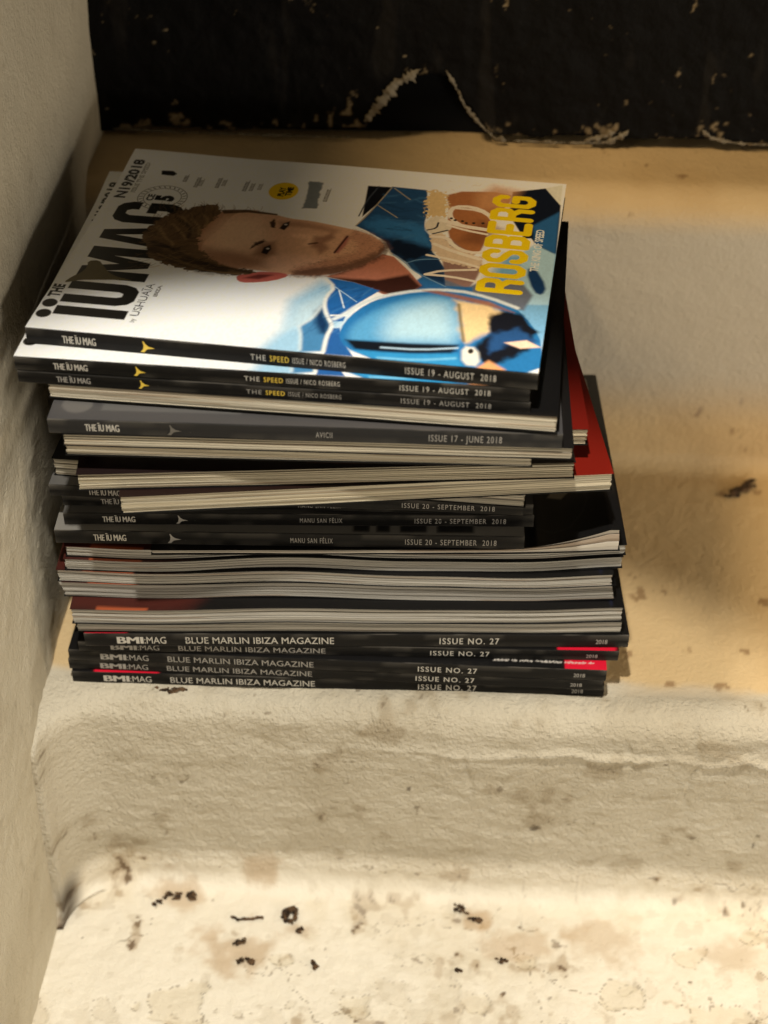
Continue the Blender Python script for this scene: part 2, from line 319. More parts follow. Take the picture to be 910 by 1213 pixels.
# heavy block capitals of the masthead, unit box, x along the line and y up
BLOCK = {'I': [[(0, 0), (0, 1), (1, 1), (1, 0)]],
 'U': [[(0, 1), (0, .22), (.1, .07), (.28, 0), (.72, 0), (.9, .07), (1, .22), (1, 1), (.63, 1), (.63, .27), (.57, .2), (.43, .2), (.37, .27), (.37, 1)]],
 'M': [[(0, 0), (0, 1), (.36, 1), (.5, .5), (.64, 1), (1, 1), (1, 0), (.74, 0), (.74, .62), (.58, .06), (.42, .06), (.26, .62), (.26, 0)]],
 'A': [[(0, 0), (.3, 1), (.7, 1), (1, 0), (.7, 0), (.65, .17), (.56, .17), (.57, .36), (.61, .36), (.5, .78), (.39, .36), (.57, .36), (.56, .17), (.35, .17), (.3, 0)]],
 'G': [[(1, .66), (1, .8), (.9, .94), (.74, 1), (.26, 1), (.1, .94), (0, .8), (0, .2), (.1, .06), (.26, 0), (.74, 0), (.9, .06), (1, .2), (1, .53), (.5, .53), (.5, .38), (.64, .38), (.64, .24), (.57, .17), (.43, .17), (.36, .24), (.36, .76), (.43, .83), (.57, .83), (.64, .76), (.64, .66)]]}
# rounded narrow capitals of the cover line, strokes
LINE = {'R': [[(0, 0), (0, 1), (.7, 1), (1, .88), (1, .62), (.7, .5), (0, .5)], [(.55, .5), (1, .3), (1, 0)]],
 'O': [[(0, .15), (0, .85), (.3, 1), (.7, 1), (1, .85), (1, .15), (.7, 0), (.3, 0), (0, .15)]],
 'S': [[(1, .75), (1, .87), (.7, 1), (.3, 1), (0, .87), (0, .65), (.3, .54), (.7, .46), (1, .35), (1, .13), (.7, 0), (.3, 0), (0, .13), (0, .25)]],
 'B': [[(0, 0), (0, 1), (.7, 1), (1, .88), (1, .62), (.7, .52), (0, .52)], [(.7, .52), (1, .4), (1, .12), (.7, 0), (0, 0)]],
 'E': [[(1, 1), (0, 1), (0, 0), (1, 0)], [(0, .5), (.8, .5)]],
 'G': [[(1, .75), (1, .87), (.7, 1), (.3, 1), (0, .87), (0, .13), (.3, 0), (.7, 0), (1, .13), (1, .46), (.5, .46)]]}

def paint_speed_issue():
    A = ART
    s = Sheet(280, 213.5, 0.33, (247, 243, 236))
    P = lambda n, c, soft=0.5, alpha=1.0, fuzz=0.0, fs=0.3, smooth=0, k=0: s.poly(A[n][k], c, soft, alpha, fuzz, fs, smooth)
    S = lambda n, wd, c, soft=0.3, alpha=1.0, k=0: s.stroke(A[n][k], wd, c, soft, alpha)
    INK = (18, 17, 16)
    # pale sky of the picture
    s.poly([(128, -5), (138, 20), (136, 50), (150, 74), (172, 62), (172, 30), (156, -5)], (158, 198, 222), 7)
    s.poly([(140, 20), (142, 45), (156, 60), (160, 30)], (196, 216, 222), 6, 0.7)
    s.poly([(215, -3), (275, -3), (290, 60), (285, 130), (250, 120), (235, 60)], (120, 175, 215), 6)
    # masthead
    for ch, v0, v1 in (('I', 15.5, 24.6), ('U', 28.4, 51.5), ('M', 56, 92), ('A', 94, 120), ('G', 122, 148)):
        for pl in BLOCK[ch]: s.poly([(51.2 - y * 41.2, v0 + x * (v1 - v0)) for x, y in pl], INK, 0.25)
    s.dot((5.2, 15.3), 4.3, 4.3, INK, 0.25); s.dot((5.2, 26.2), 4.3, 4.3, INK, 0.25)
    s.text('THE', 7.6, 33.0, 46.5, 6.2, INK, 0.035)
    s.text('N19/2018', 10.4, 152, 200, 6.8, (30, 28, 26), 0.03)
    s.text('ISSUE THE SPEED', 14.8, 160, 197, 2.6, (150, 146, 138), 0.0)
    P('tail', (92, 82, 52), 0.3, smooth=1)
    # handwritten line beside the masthead
    s.text('by', 57.0, 14.0, 17.5, 2.6, (90, 86, 78), -0.01); s.text('USHUA\u00cfA', 57.6, 20.5, 55, 5.6, (44, 41, 37), -0.012)
    s.text('IBIZA', 62, 42, 54, 2.0, (130, 126, 118))
    # round badge
    for r in (15.4, 11.8):
        s.stroke([(33.9 + r * math.cos(t), 155.7 + r * math.sin(t)) for t in np.linspace(0, 2 * math.pi, 30)], 0.45, (52, 50, 46), 0.2)
    for i in range(26):
        t = i / 26 * 2 * math.pi
        s.stroke([(33.9 + 12.7 * math.cos(t), 155.7 + 12.7 * math.sin(t)), (33.9 + 14.4 * math.cos(t + .05), 155.7 + 14.4 * math.sin(t + .05))], 0.7, (70, 68, 62), 0.2)
    s.text('5', 40.6, 151.5, 158.5, 11, INK, 0.06); s.text('CE', 28.6, 151, 159, 4.4, INK, 0.03)
    # row of partners along the fore edge
    P('pill', (28, 26, 26), 0.3)
    for (u, v0, v1, c) in ((43, 178, 187, (70, 66, 58)), (51.5, 172, 185, (92, 88, 80)), (54, 174, 183, (140, 136, 128)), (65, 173, 186, (88, 84, 76)), (68.5, 176, 184, (120, 116, 108)), (83, 171, 185, (72, 68, 62)), (87, 172, 182, (110, 106, 98)), (92, 174, 182, (140, 136, 128)), (135.5, 165, 182, (96, 92, 84))):
        for j in range(int((v1 - v0) / 1.6)):
            s.stroke([(u, v0 + j * 1.6), (u - 1.9, v0 + j * 1.6 + .3)], 0.75, c, 0.3)
            if j % 3 != 1: s.stroke([(u - 1.8, v0 + j * 1.6), (u - 1.8, v0 + j * 1.6 + .9)], 0.5, c, 0.3)
        s.stroke([(u, v0), (u, v1)], 0.35, c, 0.3)
    s.dot((106.7, 174.3), 9.2, 11.2, (243, 196, 24), 0.4)
    s.text('PLAY', 107.4, 167.5, 179, 3.6, (30, 26, 12), 0.04); s.text('TIME', 112.0, 168.5, 180, 3.4, (30, 26, 12), 0.04)
    P('greyb', (126, 132, 134), 0.8, fuzz=0.6)
    # clothes and arm
    P('black', (16, 18, 26), 0.5)
    s.stroke([(164.5, 190), (160, 170), (158.5, 150)], 0.9, (60, 66, 78), 0.3)
    P('navy', (18, 25, 40), 0.6); P('lblue', (168, 205, 226), 1.5); P('blue', (44, 98, 152), 1.6)
    P('dblue', (24, 58, 104), 1.2, smooth=1)
    P('arm', (170, 110, 68), 0.8, smooth=1); s.poly([(228, 170), (246, 176), (252, 200), (236, 204), (226, 190)], (206, 150, 102), 6, 0.8); s.poly([(222, 130), (236, 128), (246, 150), (232, 158)], (120, 74, 46), 5, 0.7)
    P('arm2', (150, 118, 108), 1.0)
    P('fillb', (104, 112, 128), 1.5); P('fill', (44, 104, 160), 1.0); P('jacket', (36, 74, 116), 0.5); P('jlight', (52, 114, 170), 5, 0.9, fuzz=2); P('jdark', (12, 22, 40), 3, 0.95, fuzz=1.5); P('jpatch', (26, 52, 86), 1.0)
    rng = random.Random(8)
    for i in range(46):                                            # creases of the denim
        u, v = rng.uniform(166, 212), rng.uniform(110, 205); L_ = rng.uniform(5, 16); an = rng.uniform(-0.5, 0.6)
        s.stroke([(u, v), (u + L_ * .5 * math.cos(an), v + L_ * .5 * math.sin(an) + rng.uniform(-2, 2)), (u + L_ * math.cos(an), v + L_ * math.sin(an))], rng.uniform(.6, 2.0), (14, 28, 50) if i % 2 else (74, 124, 168), 1.0, 0.32 if s.rgb[np.searchsorted(s.v, v), np.searchsorted(s.u, u)][2] > 1.25 * s.rgb[np.searchsorted(s.v, v), np.searchsorted(s.u, u)][0] else 0)
    P('fur', (222, 192, 140), 0.5, fuzz=2.4, fs=0.6); P('furb', (222, 200, 172), 0.6, fuzz=1.2, fs=0.6)
    for i in range(60):
        u, v = rng.uniform(208, 228), rng.uniform(150, 206); s.stroke([(u, v), (u + rng.uniform(-3, 3), v + rng.uniform(-2, 2))], 0.5, (184, 150, 100) if i % 2 else (244, 220, 176), 0.3, 0.5 if s.rgb[np.searchsorted(s.v, v), np.searchsorted(s.u, u)][0] > 0.5 else 0)
    for k in range(2): S('st', 0.7, (176, 160, 130), 0.4, k=k)
    S('st', 0.7, (176, 160, 130), 0.4, k=2)
    S('st2', 0.9, (112, 152, 188), 0.5); S('st2', 0.7, (112, 152, 188), 0.4, k=1)
    P('wcorner', (224, 222, 206), 0.5)
    # head
    s.poly([(62, 92), (58, 112), (66, 138), (78, 146), (96, 148), (110, 120), (100, 74), (84, 78)], (180, 130, 98), 1.5)
    P('neck', (190, 122, 98), 0.6); s.poly([(160, 94), (176, 100), (190, 96), (180, 84), (166, 84)], (196, 128, 104), 5, 0.7); P('neckdark', (58, 30, 24), 2.2)
    P('face', (216, 168, 134), 0.7, smooth=2); P('forehead', (242, 200, 164), 10, 0.85); P('cheek', (236, 188, 160), 6, 0.85)
    s.poly([(74, 100), (78, 84), (100, 78), (116, 82), (112, 92), (92, 98)], (136, 92, 68), 6, 0.65)                       # temple
    s.poly([(112, 136), (124, 138), (140, 135), (150, 131), (148, 127), (130, 131), (114, 131)], (150, 104, 78), 3, 0.6)   # far cheek
    P('beard', (178, 126, 100), 4.0, 0.75, fuzz=1.5, fs=0.5); P('chindark', (84, 56, 44), 2.8, 0.8, fuzz=1.2, fs=0.6)
    for i in range(420):                                           # stubble
        q = rng.choice(A['beard'][0]); q2 = rng.choice(A['beard'][0]); t = rng.random(); u, v = q[0] + (q2[0] - q[0]) * t + rng.gauss(0, 1.5), q[1] + (q2[1] - q[1]) * t + rng.gauss(0, 1.5)
        s.stroke([(u, v), (u + rng.uniform(.2, 1.2), v + rng.uniform(-.5, .5))], 0.34, (70, 44, 32), 0.25, 0.4, smooth=0)
    P('nose', (236, 188, 152), 2.4, 0.85); P('nosesh', (126, 82, 62), 2.6, 0.7); S('nostril', 1.6, (76, 42, 32), 1.0)
    P('eyesock', (134, 92, 68), 3, 0.75)
    P('brow1', (70, 48, 34), 1.0, fuzz=0.5, fs=0.8); P('brow2', (66, 44, 32), 1.0, fuzz=0.5, fs=0.8)
    P('eye1', (34, 24, 20), 0.7); P('eye2', (34, 24, 20), 0.7)
    for q in A['eyegl'][0]: s.dot(q, 1.0, 0.9, (214, 200, 188), 0.4)
    P('lip', (172, 100, 88), 1.2, 0.9); S('mouth', 1.3, (62, 30, 26), 0.7)
    P('ear', (192, 98, 86), 0.6, smooth=1); P('earin', (110, 48, 42), 1.2)
    P('hair', (106, 82, 56), 0.8, fuzz=1.8, fs=0.5, smooth=1); P('hairtop', (92, 68, 46), 0.6)
    s.poly([(44, 100), (52, 92), (74, 86), (96, 78), (100, 72), (80, 72), (56, 82), (42, 92)], (40, 28, 20), 4, 0.8, fuzz=1.5)
    for k in range(len(A['hl'])): S('hl', 1.7 if k not in (5, 6) else 0.6, (150, 122, 84), 1.2, 0.7, k=k)
    for k in range(len(A['hd'])): S('hd', 2.6, (32, 23, 16), 1.4, 0.75, k=k)
    for i in range(900):                                           # strands
        u, v = rng.uniform(34, 100), rng.uniform(70, 152); c_ = s.rgb[min(s.nv - 1, np.searchsorted(s.v, v)), np.searchsorted(s.u, u)]
        if c_[0] < 0.20 and u < 100 and not (v < 92 and u > 70 and c_[0] > 0.1):
            an = 0.35 + 1.3 * sstep(90, 140, v) + rng.gauss(0, .3); L_ = rng.uniform(3, 8)
            s.stroke([(u, v), (u + L_ * .5 * math.cos(an - .3), v + L_ * .5 * math.sin(an - .3)), (u + L_ * math.cos(an), v + L_ * math.sin(an))], 0.42, rng.choice(((150, 122, 84), (120, 94, 62), (28, 20, 14), (40, 29, 20), (24, 17, 12))), 0.3, 0.5)
    # low collar, shoulder and helmet
    P('collarlow', (34, 98, 166), 0.5); P('lowdenim', (38, 92, 156), 0.5)
    P('shoulder', (70, 128, 172), 1.0); P('shdark', (18, 48, 84), 3.0); S('shw', 1.8, (206, 218, 220), 1.3, 0.8); S('shw', 2.0, (206, 218, 220), 1.5, 0.8, k=1)
    S('colw', 2.2, (226, 228, 222), 1.0); S('colw2', 0.9, (212, 226, 236)); S('colw2', 0.7, (170, 200, 224), k=1); S('colw2', 1.8, (232, 234, 228), k=2)
    for i in range(40):
        u, v = rng.uniform(150, 176), rng.uniform(8, 70); s.stroke([(u, v), (u + rng.uniform(2, 7), v + rng.uniform(3, 10))], rng.uniform(.5, 1.4), (22, 60, 110) if i % 2 else (92, 148, 196), 0.8, 0.35 if s.rgb[np.searchsorted(s.v, v), np.searchsorted(s.u, u)][2] > 2 * s.rgb[np.searchsorted(s.v, v), np.searchsorted(s.u, u)][0] else 0)
    P('helmet', (38, 112, 170), 0.6, smooth=1)
    P('visor', (84, 154, 198), 4, smooth=2); P('visl', (172, 206, 220), 10, 0.95, smooth=1)
    P('gold', (226, 196, 144), 3.0, fuzz=1.2, fs=0.2); S('gedge', 1.6, (120, 104, 66), 1.2)
    P('blu2', (40, 90, 150), 1.5); P('blk', (20, 22, 30), 2.2, smooth=1, fuzz=2.0, fs=0.15); P('blu2', (40, 84, 138), 3.0, 0.8, fuzz=1.5, fs=0.2)
    P('streak', (238, 204, 178), 1.0); P('band', (16, 20, 28), 1.6); S('bandw', 1.4, (176, 202, 222), 0.9)
    P('under', (48, 140, 196), 2.0); s.stroke([(q[0], q[1] - 3) for q in A['bandw'][0]], 1.0, (26, 44, 70), 1.0); s.stroke([(q[0], q[1] - 10) for q in A['bandw'][0]], 1.6, (120, 190, 226), 1.4)
    P('bolt', (224, 220, 208), 1.6, smooth=1); s.dot(A['boltdot'][0][0], 1.5, 2.4, (40, 34, 30), 0.5); P('orange', (226, 160, 108), 1.6)
    S('hrim', 2.8, (214, 222, 222), 1.2); P('br', (150, 96, 72), 1.6, 0.9)
    # bracelet, signature and cover line
    P('brace', (226, 214, 192), 0.5, smooth=1)
    for k in range(2): S('bracd', 1.2, (34, 38, 50), k=k)
    for k, st in enumerate(A['sig']): s.stroke(st, 3.0 if k in (0, 3, 4) else (3.8 if k == 1 else 2.2), (240, 226, 208), 0.35)
    for q in A['sigd'][0]: s.dot(q, 1.0, 1.2, (40, 34, 30), 0.3)
    (ub0, vb0), (ut0, _), (ub1, vb1) = A['ros'][0][0], A['ros'][0][1], A['ros'][0][2]
    step = (vb1 - vb0) / 7
    for i, ch in enumerate('ROSBERG'):
        v = vb0 + step * (i + 0.17); ub = ub0 + (ub1 - ub0) * i / 7; cap = 25.5
        for st in LINE[ch]:
            s.stroke([(ub - 1.8 - y * (cap - 3.6), v + x * step * 0.64) for x, y in st], 5.0, (246, 208, 22), 0.3, smooth=0)
    k0, k1 = A['king'][0][0], A['king'][0][2]
    s.text('THE KING OF SPEED', (k0[0] + k1[0]) / 2, k0[1], k1[1], 4.6, (222, 226, 226), 0.015)
    # grain of the print
    U, V = np.meshgrid(s.u, s.v)
    s.rgb *= (1 + 0.06 * fbm(U * 0.9, V * 0.5, U * 0, 2, 9))[..., None]
    s.rgb = np.clip(s.rgb, 0.003, 0.86)
    return s

# ------------------------------------------------------------------ the setting: plastered steps
def fillet_profile():
    """(y, z) line of the steps, front to back"""
    p = []
    def lin(a, b, n): 
        for t in np.linspace(0, 1, n, endpoint=False): p.append((a[0] + (b[0] - a[0]) * t, a[1] + (b[1] - a[1]) * t))
    def arc(c, r, a0, a1, n):
        for t in np.linspace(R(a0), R(a1), n, endpoint=False): p.append((c[0] + r * math.cos(t), c[1] + r * math.sin(t)))
    lin((-0.75, -0.1685), (-0.22, -0.1685), 50); lin((-0.22, -0.1685), (-0.020, -0.1685), 170)
    arc((-0.020, -0.1565), 0.012, -90, -8, 8)
    lin((-0.008, -0.158), (-0.003, -0.015), 104)
    arc((0.012, -0.015), 0.015, 180, 90, 14)
    lin((0.012, 0.0), (0.249, 0.0), 90)
    arc((0.249, 0.014), 0.014, -90, 0, 8)
    lin((0.263, 0.014), (0.266, 0.196), 60)
    arc((0.292, 0.196), 0.026, 180, 90, 14)
    lin((0.292, 0.222), (0.47, 0.222), 50); p.append((0.47, 0.222))
    return np.array(p)
prof = fillet_profile()
xs = np.concatenate([np.arange(-0.275, 0.33, 0.0013), np.arange(0.33, 0.75, 0.01)])
PY, X = np.meshgrid(prof[:, 0], xs, indexing='ij'); PZ = np.repeat(prof[:, 1][:, None], len(xs), 1)
tang = np.gradient(prof, axis=0); tang /= np.linalg.norm(tang, axis=1)[:, None]
ny, nz = -tang[:, 1][:, None], tang[:, 0][:, None]
arc_s = np.concatenate([[0], np.cumsum(np.linalg.norm(np.diff(prof, axis=0), axis=1))])
SS = np.repeat(arc_s[:, None], len(xs), 1)
riser = sstep(-0.150, -0.13, PZ) * (1 - sstep(0.018, 0.03, PY))                 # front riser and its lip
lower = (PZ < -0.13).astype(float) * (1 - riser)
rest = 1 - riser - lower
big = fbm(X * 9, PY * 9, PZ * 9, 3, 1); mid = fbm(X * 45, PY * 45, PZ * 60, 4, 2); fine = fbm(X * 160, PY * 160, PZ * 220, 3, 3)
ridge = fbm(X * 30, PY * 60, PZ * 130, 3, 8)
tro = fbm(X * 16, PY * 40, PZ * 70, 3, 12)
h = riser * (0.0030 * big + 0.0006 * mid + 0.00045 * fine + 0.00035 * ridge + 0.0005 * tro) + lower * (0.0015 * big + 0.0007 * mid + 0.00035 * fine) + rest * (0.0006 * big + 0.00025 * mid)
# a flaked paint layer below the lip leaves a step along a wavering line
flake = PZ + 0.030 + 0.007 * fbm(X * 22, X * 0, X * 0, 4, 21)
lay = sstep(0.0003, -0.0003, flake) * sstep(-0.075, -0.035, PZ) * sstep(0.03, -0.02, PY) * sstep(-0.14, -0.10, X) * (0.55 + 0.45 * vnoise(X * 14, X * 0, X * 0, 4))
h = h + riser * 0.0026 * lay + riser * 0.0024 * np.exp(-(flake / 0.0026) ** 2) * sstep(-0.10, -0.06, X) * (0.25 + 0.75 * sstep(-0.2, 0.4, vnoise(X * 20, X * 0, X * 0, 14)))
# the lip sags and the riser swells into the wall at the left
h = h * 1.0
flat_under = sstep(0.028, 0.015, PY) + sstep(0.26, 0.28, PY)
h = h * np.where((PY > 0.015) & (PY < 0.262) & (PZ < 0.02), np.clip(flat_under, 0.25, 1), 1)
dl = np.clip(1 - (X + 0.249) / 0.040, 0, 0.998); fm = sstep(-0.1685, -0.1681, PZ) * sstep(0.02, 0.0, PY)
cove = fm * 0.040 * (1 - np.sqrt(1 - dl ** 2)); h = h * (1 - 0.9 * sstep(0.15, 0.75, dl) * fm)
# flaked hollows in the lower tread
for cx0, z0, z1, sd in ((0.163, -0.004, -0.085, 5), (0.118, -0.015, -0.04, 6), (0.02, -0.03, -0.07, 7)):
    ck = np.abs(X - cx0 - 0.006 * fbm(PZ * 40, PZ * 0 + sd, PZ * 0, 4, 33)); ckk = sstep(0.0032, 0.0, ck) * sstep(z1 - 0.01, z1 + 0.01, PZ) * sstep(z0 + 0.005, z0 - 0.005, PZ) * riser; h = h - 0.0012 * ckk
hol = fbm(X * 26, PY * 26, PZ * 26, 4, 31); fl = sstep(0.34, 0.37, hol) * lower * sstep(-0.03, -0.09, PY)
h = h - 0.0006 * fl
lost = np.zeros(X.shape)                                          # places where the paint has flaked off
for fx, fy, fr, sd in ((.172, -.052, .0085, 1), (.062, -.062, .006, 2), (.125, -.085, .010, 3), (-.165, -.105, .016, 4), (-.05, -.10, .009, 5), (.215, -.035, .006, 6), (.03, -.095, .007, 7), (-.10, -.068, .005, 8), (.19, -.10, .014, 9)):
    dd = np.hypot((X - fx) / 1.3, PY - fy) / fr + 0.38 * fbm(X * 110, PY * 110, X * 0, 4, 90 + sd); lost = np.maximum(lost, sstep(1.04, 0.96, dd))
lost = lost * lower; h = h - 0.0011 * lost
co = np.stack([X, PY + ny * h - cove, PZ + nz * h], -1)
# paint: cream on the riser and lower step, ochre on the treads behind, with stains
cream, pale, ochre = srgb((190, 181, 161)), srgb((228, 220, 202)), srgb((202, 176, 132))
n1 = fbm(X * 14, PY * 14, PZ * 14, 4, 41); n2 = fbm(X * 60, PY * 60, PZ * 60, 4, 42); n3 = fbm(X * 7, PY * 7, PZ * 7, 3, 43); n4 = fbm(X * 170, PY * 170, PZ * 170, 3, 44)
tr = sstep(0.026, 0.036, PY + 0.006 * fbm(X * 30, PY * 30, X * 0, 3, 45)) * rest
col = (riser + rest - tr)[..., None] * cream + lower[..., None] * pale + tr[..., None] * ochre
def mixc(col, c, k): k = np.clip(k, 0, 1)[..., None]; return col * (1 - k) + srgb(c) * k
col = mixc(col, (166, 154, 130), riser * (0.45 * sstep(-0.2, 0.8, n1) + 0.3 * sstep(0.1, 0.9, n2)))
col = mixc(col, (140, 124, 98), riser * 0.35 * sstep(0.5, 0.9, n2 + 0.5 * n1))
col = mixc(col, (92, 76, 54), riser * 0.6 * sstep(1.12, 1.25, n4 + 0.5 * n2))
col = mixc(col, (210, 194, 162), lower * 0.28 * sstep(0.15, 0.9, n1 + 0.4 * n2))
col = mixc(col, (204, 193, 170), lower * 0.4 * sstep(0.1, 0.8, n3 + 0.4 * n2))
col = mixc(col, (150, 122, 84), lower * 0.5 * sstep(0.75, 1.1, n2 + 0.5 * n1 + 0.3 * n4))
col = mixc(col, (96, 72, 46), lower * 0.85 * sstep(1.02, 1.15, n4 + 0.5 * n2 + 0.25 * n1))
col = mixc(col, (176, 160, 130), fl * 0.2)
col = mixc(col, (206, 192, 162), lost * 0.35); col = mixc(col, (100, 80, 56), sstep(0.3, 0.9, 4 * lost * (1 - lost)) * 0.6)
ring = np.abs(hol - 0.355); col = mixc(col, (120, 102, 76), lower * sstep(0.010, 0.0, ring) * sstep(-0.03, -0.09, PY) * 0.5)
crack = np.abs(fbm(X * 12 + 3, PY * 12, X * 0, 4, 51)); col = mixc(col, (120, 100, 72), lower * 0.5 * sstep(0.010, 0.0, crack) * sstep(0.3, 0.7, n3))
col = mixc(col, (184, 154, 108), rest * 0.35 * sstep(0.0, 0.8, n1)); col = mixc(col, (126, 94, 58), rest * 0.7 * sstep(1.0, 1.2, n2 + 0.4 * n4))
col = mixc(col, (184, 177, 162), rest * 0.95 * sstep(0.03, 0.09, PZ) * sstep(0.215, 0.19, PZ))
n5 = fbm(X * 95, PY * 95, PZ * 95, 4, 46)
col = mixc(col, (160, 142, 112), lower * 0.22 * sstep(0.52, 0.60, n5 + 0.55 * n1 - 0.25))
col = mixc(col, (238, 230, 212), lower * 0.25 * sstep(0.40, 0.46, n3 + 0.5 * n5))
for q_ in range(3):
    cr2 = np.abs(fbm(X * 8 + 7 * q_, PY * 9, PZ * 9, 5, 53 + q_)); col = mixc(col, (112, 92, 64), lower * 0.7 * sstep(0.008, 0.0, cr2) * sstep(0.15, 0.35, vnoise(X * 11, PY * 11, X * 0, 60 + q_)))
for sx, sy, sr, kk in ((-.128, -.062, .020, .55), (-.176, -.022, .014, .5), (.030, -.031, .010, .6), (-.09, -.045, .008, .5), (.062, -.05, .024, .45), (.11, -.045, .02, .4), (-.118, -.006, .010, .5), (.20, -.05, .016, .35)):
    dd = np.hypot((X - sx) / 1.5, PY - sy) / sr; col = mixc(col, (172, 138, 92), lower * kk * sstep(1.1, 0.3, dd + 0.4 * n2 + 0.3 * n4))
col = mixc(col, (40, 30, 20), lower * sstep(0.010, 0.0, np.abs(X + 0.2465 + 0.002 * n1)) * sstep(-0.05, -0.015, PY) * 0.8)  # open joint in the corner
col = mixc(col, (60, 44, 28), riser * 0.7 * sstep(1.12, 1.2, fbm(X * 90, PY * 90, PZ * 90, 3, 61)))
me = mesh('plaster_steps', co.reshape(-1, 3), grid_faces(*X.shape), True, col.reshape(-1, 3))
steps = link('plaster_steps', me, [M_plaster, M_tread])
pr_i = np.repeat(np.arange(len(prof) - 1), len(xs) - 1)
py_f, pz_f = prof[pr_i, 0], prof[pr_i, 1]
me.polygons.foreach_set('material_index', ((py_f > 0.022) | (pz_f < -0.155)).astype(np.int32)); me.update()
steps['kind'] = 'structure'

# wall on the left
ys = np.arange(-0.80, 0.465, 0.0035); zs = np.arange(-0.23, 0.72, 0.0035)
Y, Z = np.meshgrid(ys, zs, indexing='ij')
bump = 0.003 * fbm(Y * 6, Z * 6, Y * 0, 3, 71) + 0.0008 * fbm(Y * 30, Z * 30, Y * 0, 4, 72) + 0.0005 * fbm(Y * 150, Z * 150, Y * 0, 3, 73) * sstep(0.10, 0.0, Y)
xw = -0.2515 + bump * 0.8
n1 = fbm(Y * 10, Z * 10, Y * 0, 4, 74); n2 = fbm(Y * 70, Z * 70, Y * 0, 3, 75)
col = np.tile(srgb((192, 183, 162)), (*Y.shape, 1))
col = mixc(col, (168, 157, 134), 0.5 * sstep(-0.1, 0.8, n1)); col = mixc(col, (112, 96, 72), 0.25 * sstep(0.9, 1.1, n2 + 0.3 * n1))
nr, nc = Y.shape
front = np.stack([xw, Y, Z], -1).reshape(-1, 3)
rim = np.concatenate([np.arange(nc), np.arange(1, nr) * nc + nc - 1, (nr - 1) * nc + np.arange(nc - 2, -1, -1), np.arange(nr - 2, 0, -1) * nc])
back = front[rim] * [0, 1, 1] + [-0.40, 0, 0]
n0 = len(front); m = len(rim)
side = np.stack([rim, np.roll(rim, -1), n0 + np.roll(np.arange(m), -1), n0 + np.arange(m)], -1)
allc = np.concatenate([col.reshape(-1, 3), col.reshape(-1, 3)[rim]])
me = mesh('plaster_wall', np.concatenate([front, back]), np.concatenate([grid_faces(nr, nc), side]), True, allc)
wall = tag(link('plaster_wall', me, M_wall), 'rough cream plaster wall running along the left of the steps', 'wall')

# black painted panel closing the steps at the back, with a torn hole at its foot
HOLE = [(-.0665, .226), (-.060, .243), (-.052, .254), (-.0445, .266), (-.034, .2705), (-.0185, .2735), (-.0085, .2725), (-.002, .262), (.006, .247), (.0165, .236), (.028, .226)]
def inside(px, pz, P):
    r = np.zeros(np.shape(px), bool)
    for i in range(len(P)):
        a, b = P[i], P[(i + 1) % len(P)]
        r ^= ((a[1] > pz) != (b[1] > pz)) & (px < (b[0] - a[0]) * (pz - a[1]) / (b[1] - a[1] + 1e-12) + a[0])
    return r
gx = np.arange(-0.262, 0.62, 0.0012); gz = np.arange(0.222, 0.334, 0.0012); gz = np.concatenate([gz, np.arange(0.334, 0.60, 0.006)])
GZ, GX = np.meshgrid(gz, gx, indexing='ij')
wob = 0.0018 * fbm(GX * 120, GZ * 120, GX * 0, 4, 81)
foot = 0.2285 + 0.0035 * fbm(GX * 24, GX * 0, GX * 0, 4, 82) + 0.004 * sstep(0.0, 0.5, vnoise(GX * 9, GX * 0, GX * 0, 83)) * (GX > 0.03)
keep = ~inside(GX + wob, GZ + 0.6 * wob, HOLE) & (GZ > foot) & (GX > -0.2515 + 0.35 * np.abs(wob) - 0.003)
py = 0.338 + 0.0022 * fbm(GX * 18, GZ * 18, GX * 0, 4, 84) + 0.0006 * fbm(GX * 110, GZ * 110, GX * 0, 3, 85)
c = np.tile(np.array([0.0038, 0.0034, 0.0029]), (*GX.shape, 1))
edge = sstep(0.022, 0.0, GZ - foot)
lft = sstep(0.05, 0.0, GX + 0.25)
spk = fbm(GX * 210, GZ * 210, GX * 0, 4, 86) + 0.6 * fbm(GX * 40, GZ * 40, GX * 0, 3, 87)
c = mixc(c, (150, 140, 118), 0.85 * sstep(1.46, 1.54, spk + 0.5 * edge + 0.28 * lft * sstep(0.32, 0.24, GZ)))
c = mixc(c, (112, 96, 70), 0.8 * sstep(1.2, 1.5, spk + 0.95 * edge ** 2))
smear = fbm(GX * 60, GZ * 14, GX * 0, 4, 88); c = mixc(c, (44, 40, 34), 0.25 * sstep(0.5, 0.8, smear))
i = np.arange(GX.size).reshape(GX.shape)
kq = (keep[:-1, :-1] & keep[:-1, 1:] & keep[1:, 1:] & keep[1:, :-1]).ravel()
q = np.stack([i[:-1, :-1], i[:-1, 1:], i[1:, 1:], i[1:, :-1]], -1).reshape(-1, 4)[kq]
me = mesh('black_panel', np.stack([GX, py, GZ], -1).reshape(-1, 3), q, True, c.reshape(-1, 3))
bm = bmesh.new(); bm.from_mesh(me); bmesh.ops.delete(bm, geom=[v for v in bm.verts if not v.link_faces], context='VERTS'); bm.to_mesh(me); bm.free()
panel = tag(link('black_panel', me, M_black), 'black painted board behind the top step with a torn hole at its foot', 'board')
so = panel.modifiers.new('thickness', 'SOLIDIFY'); so.thickness = 0.006; so.offset = -1
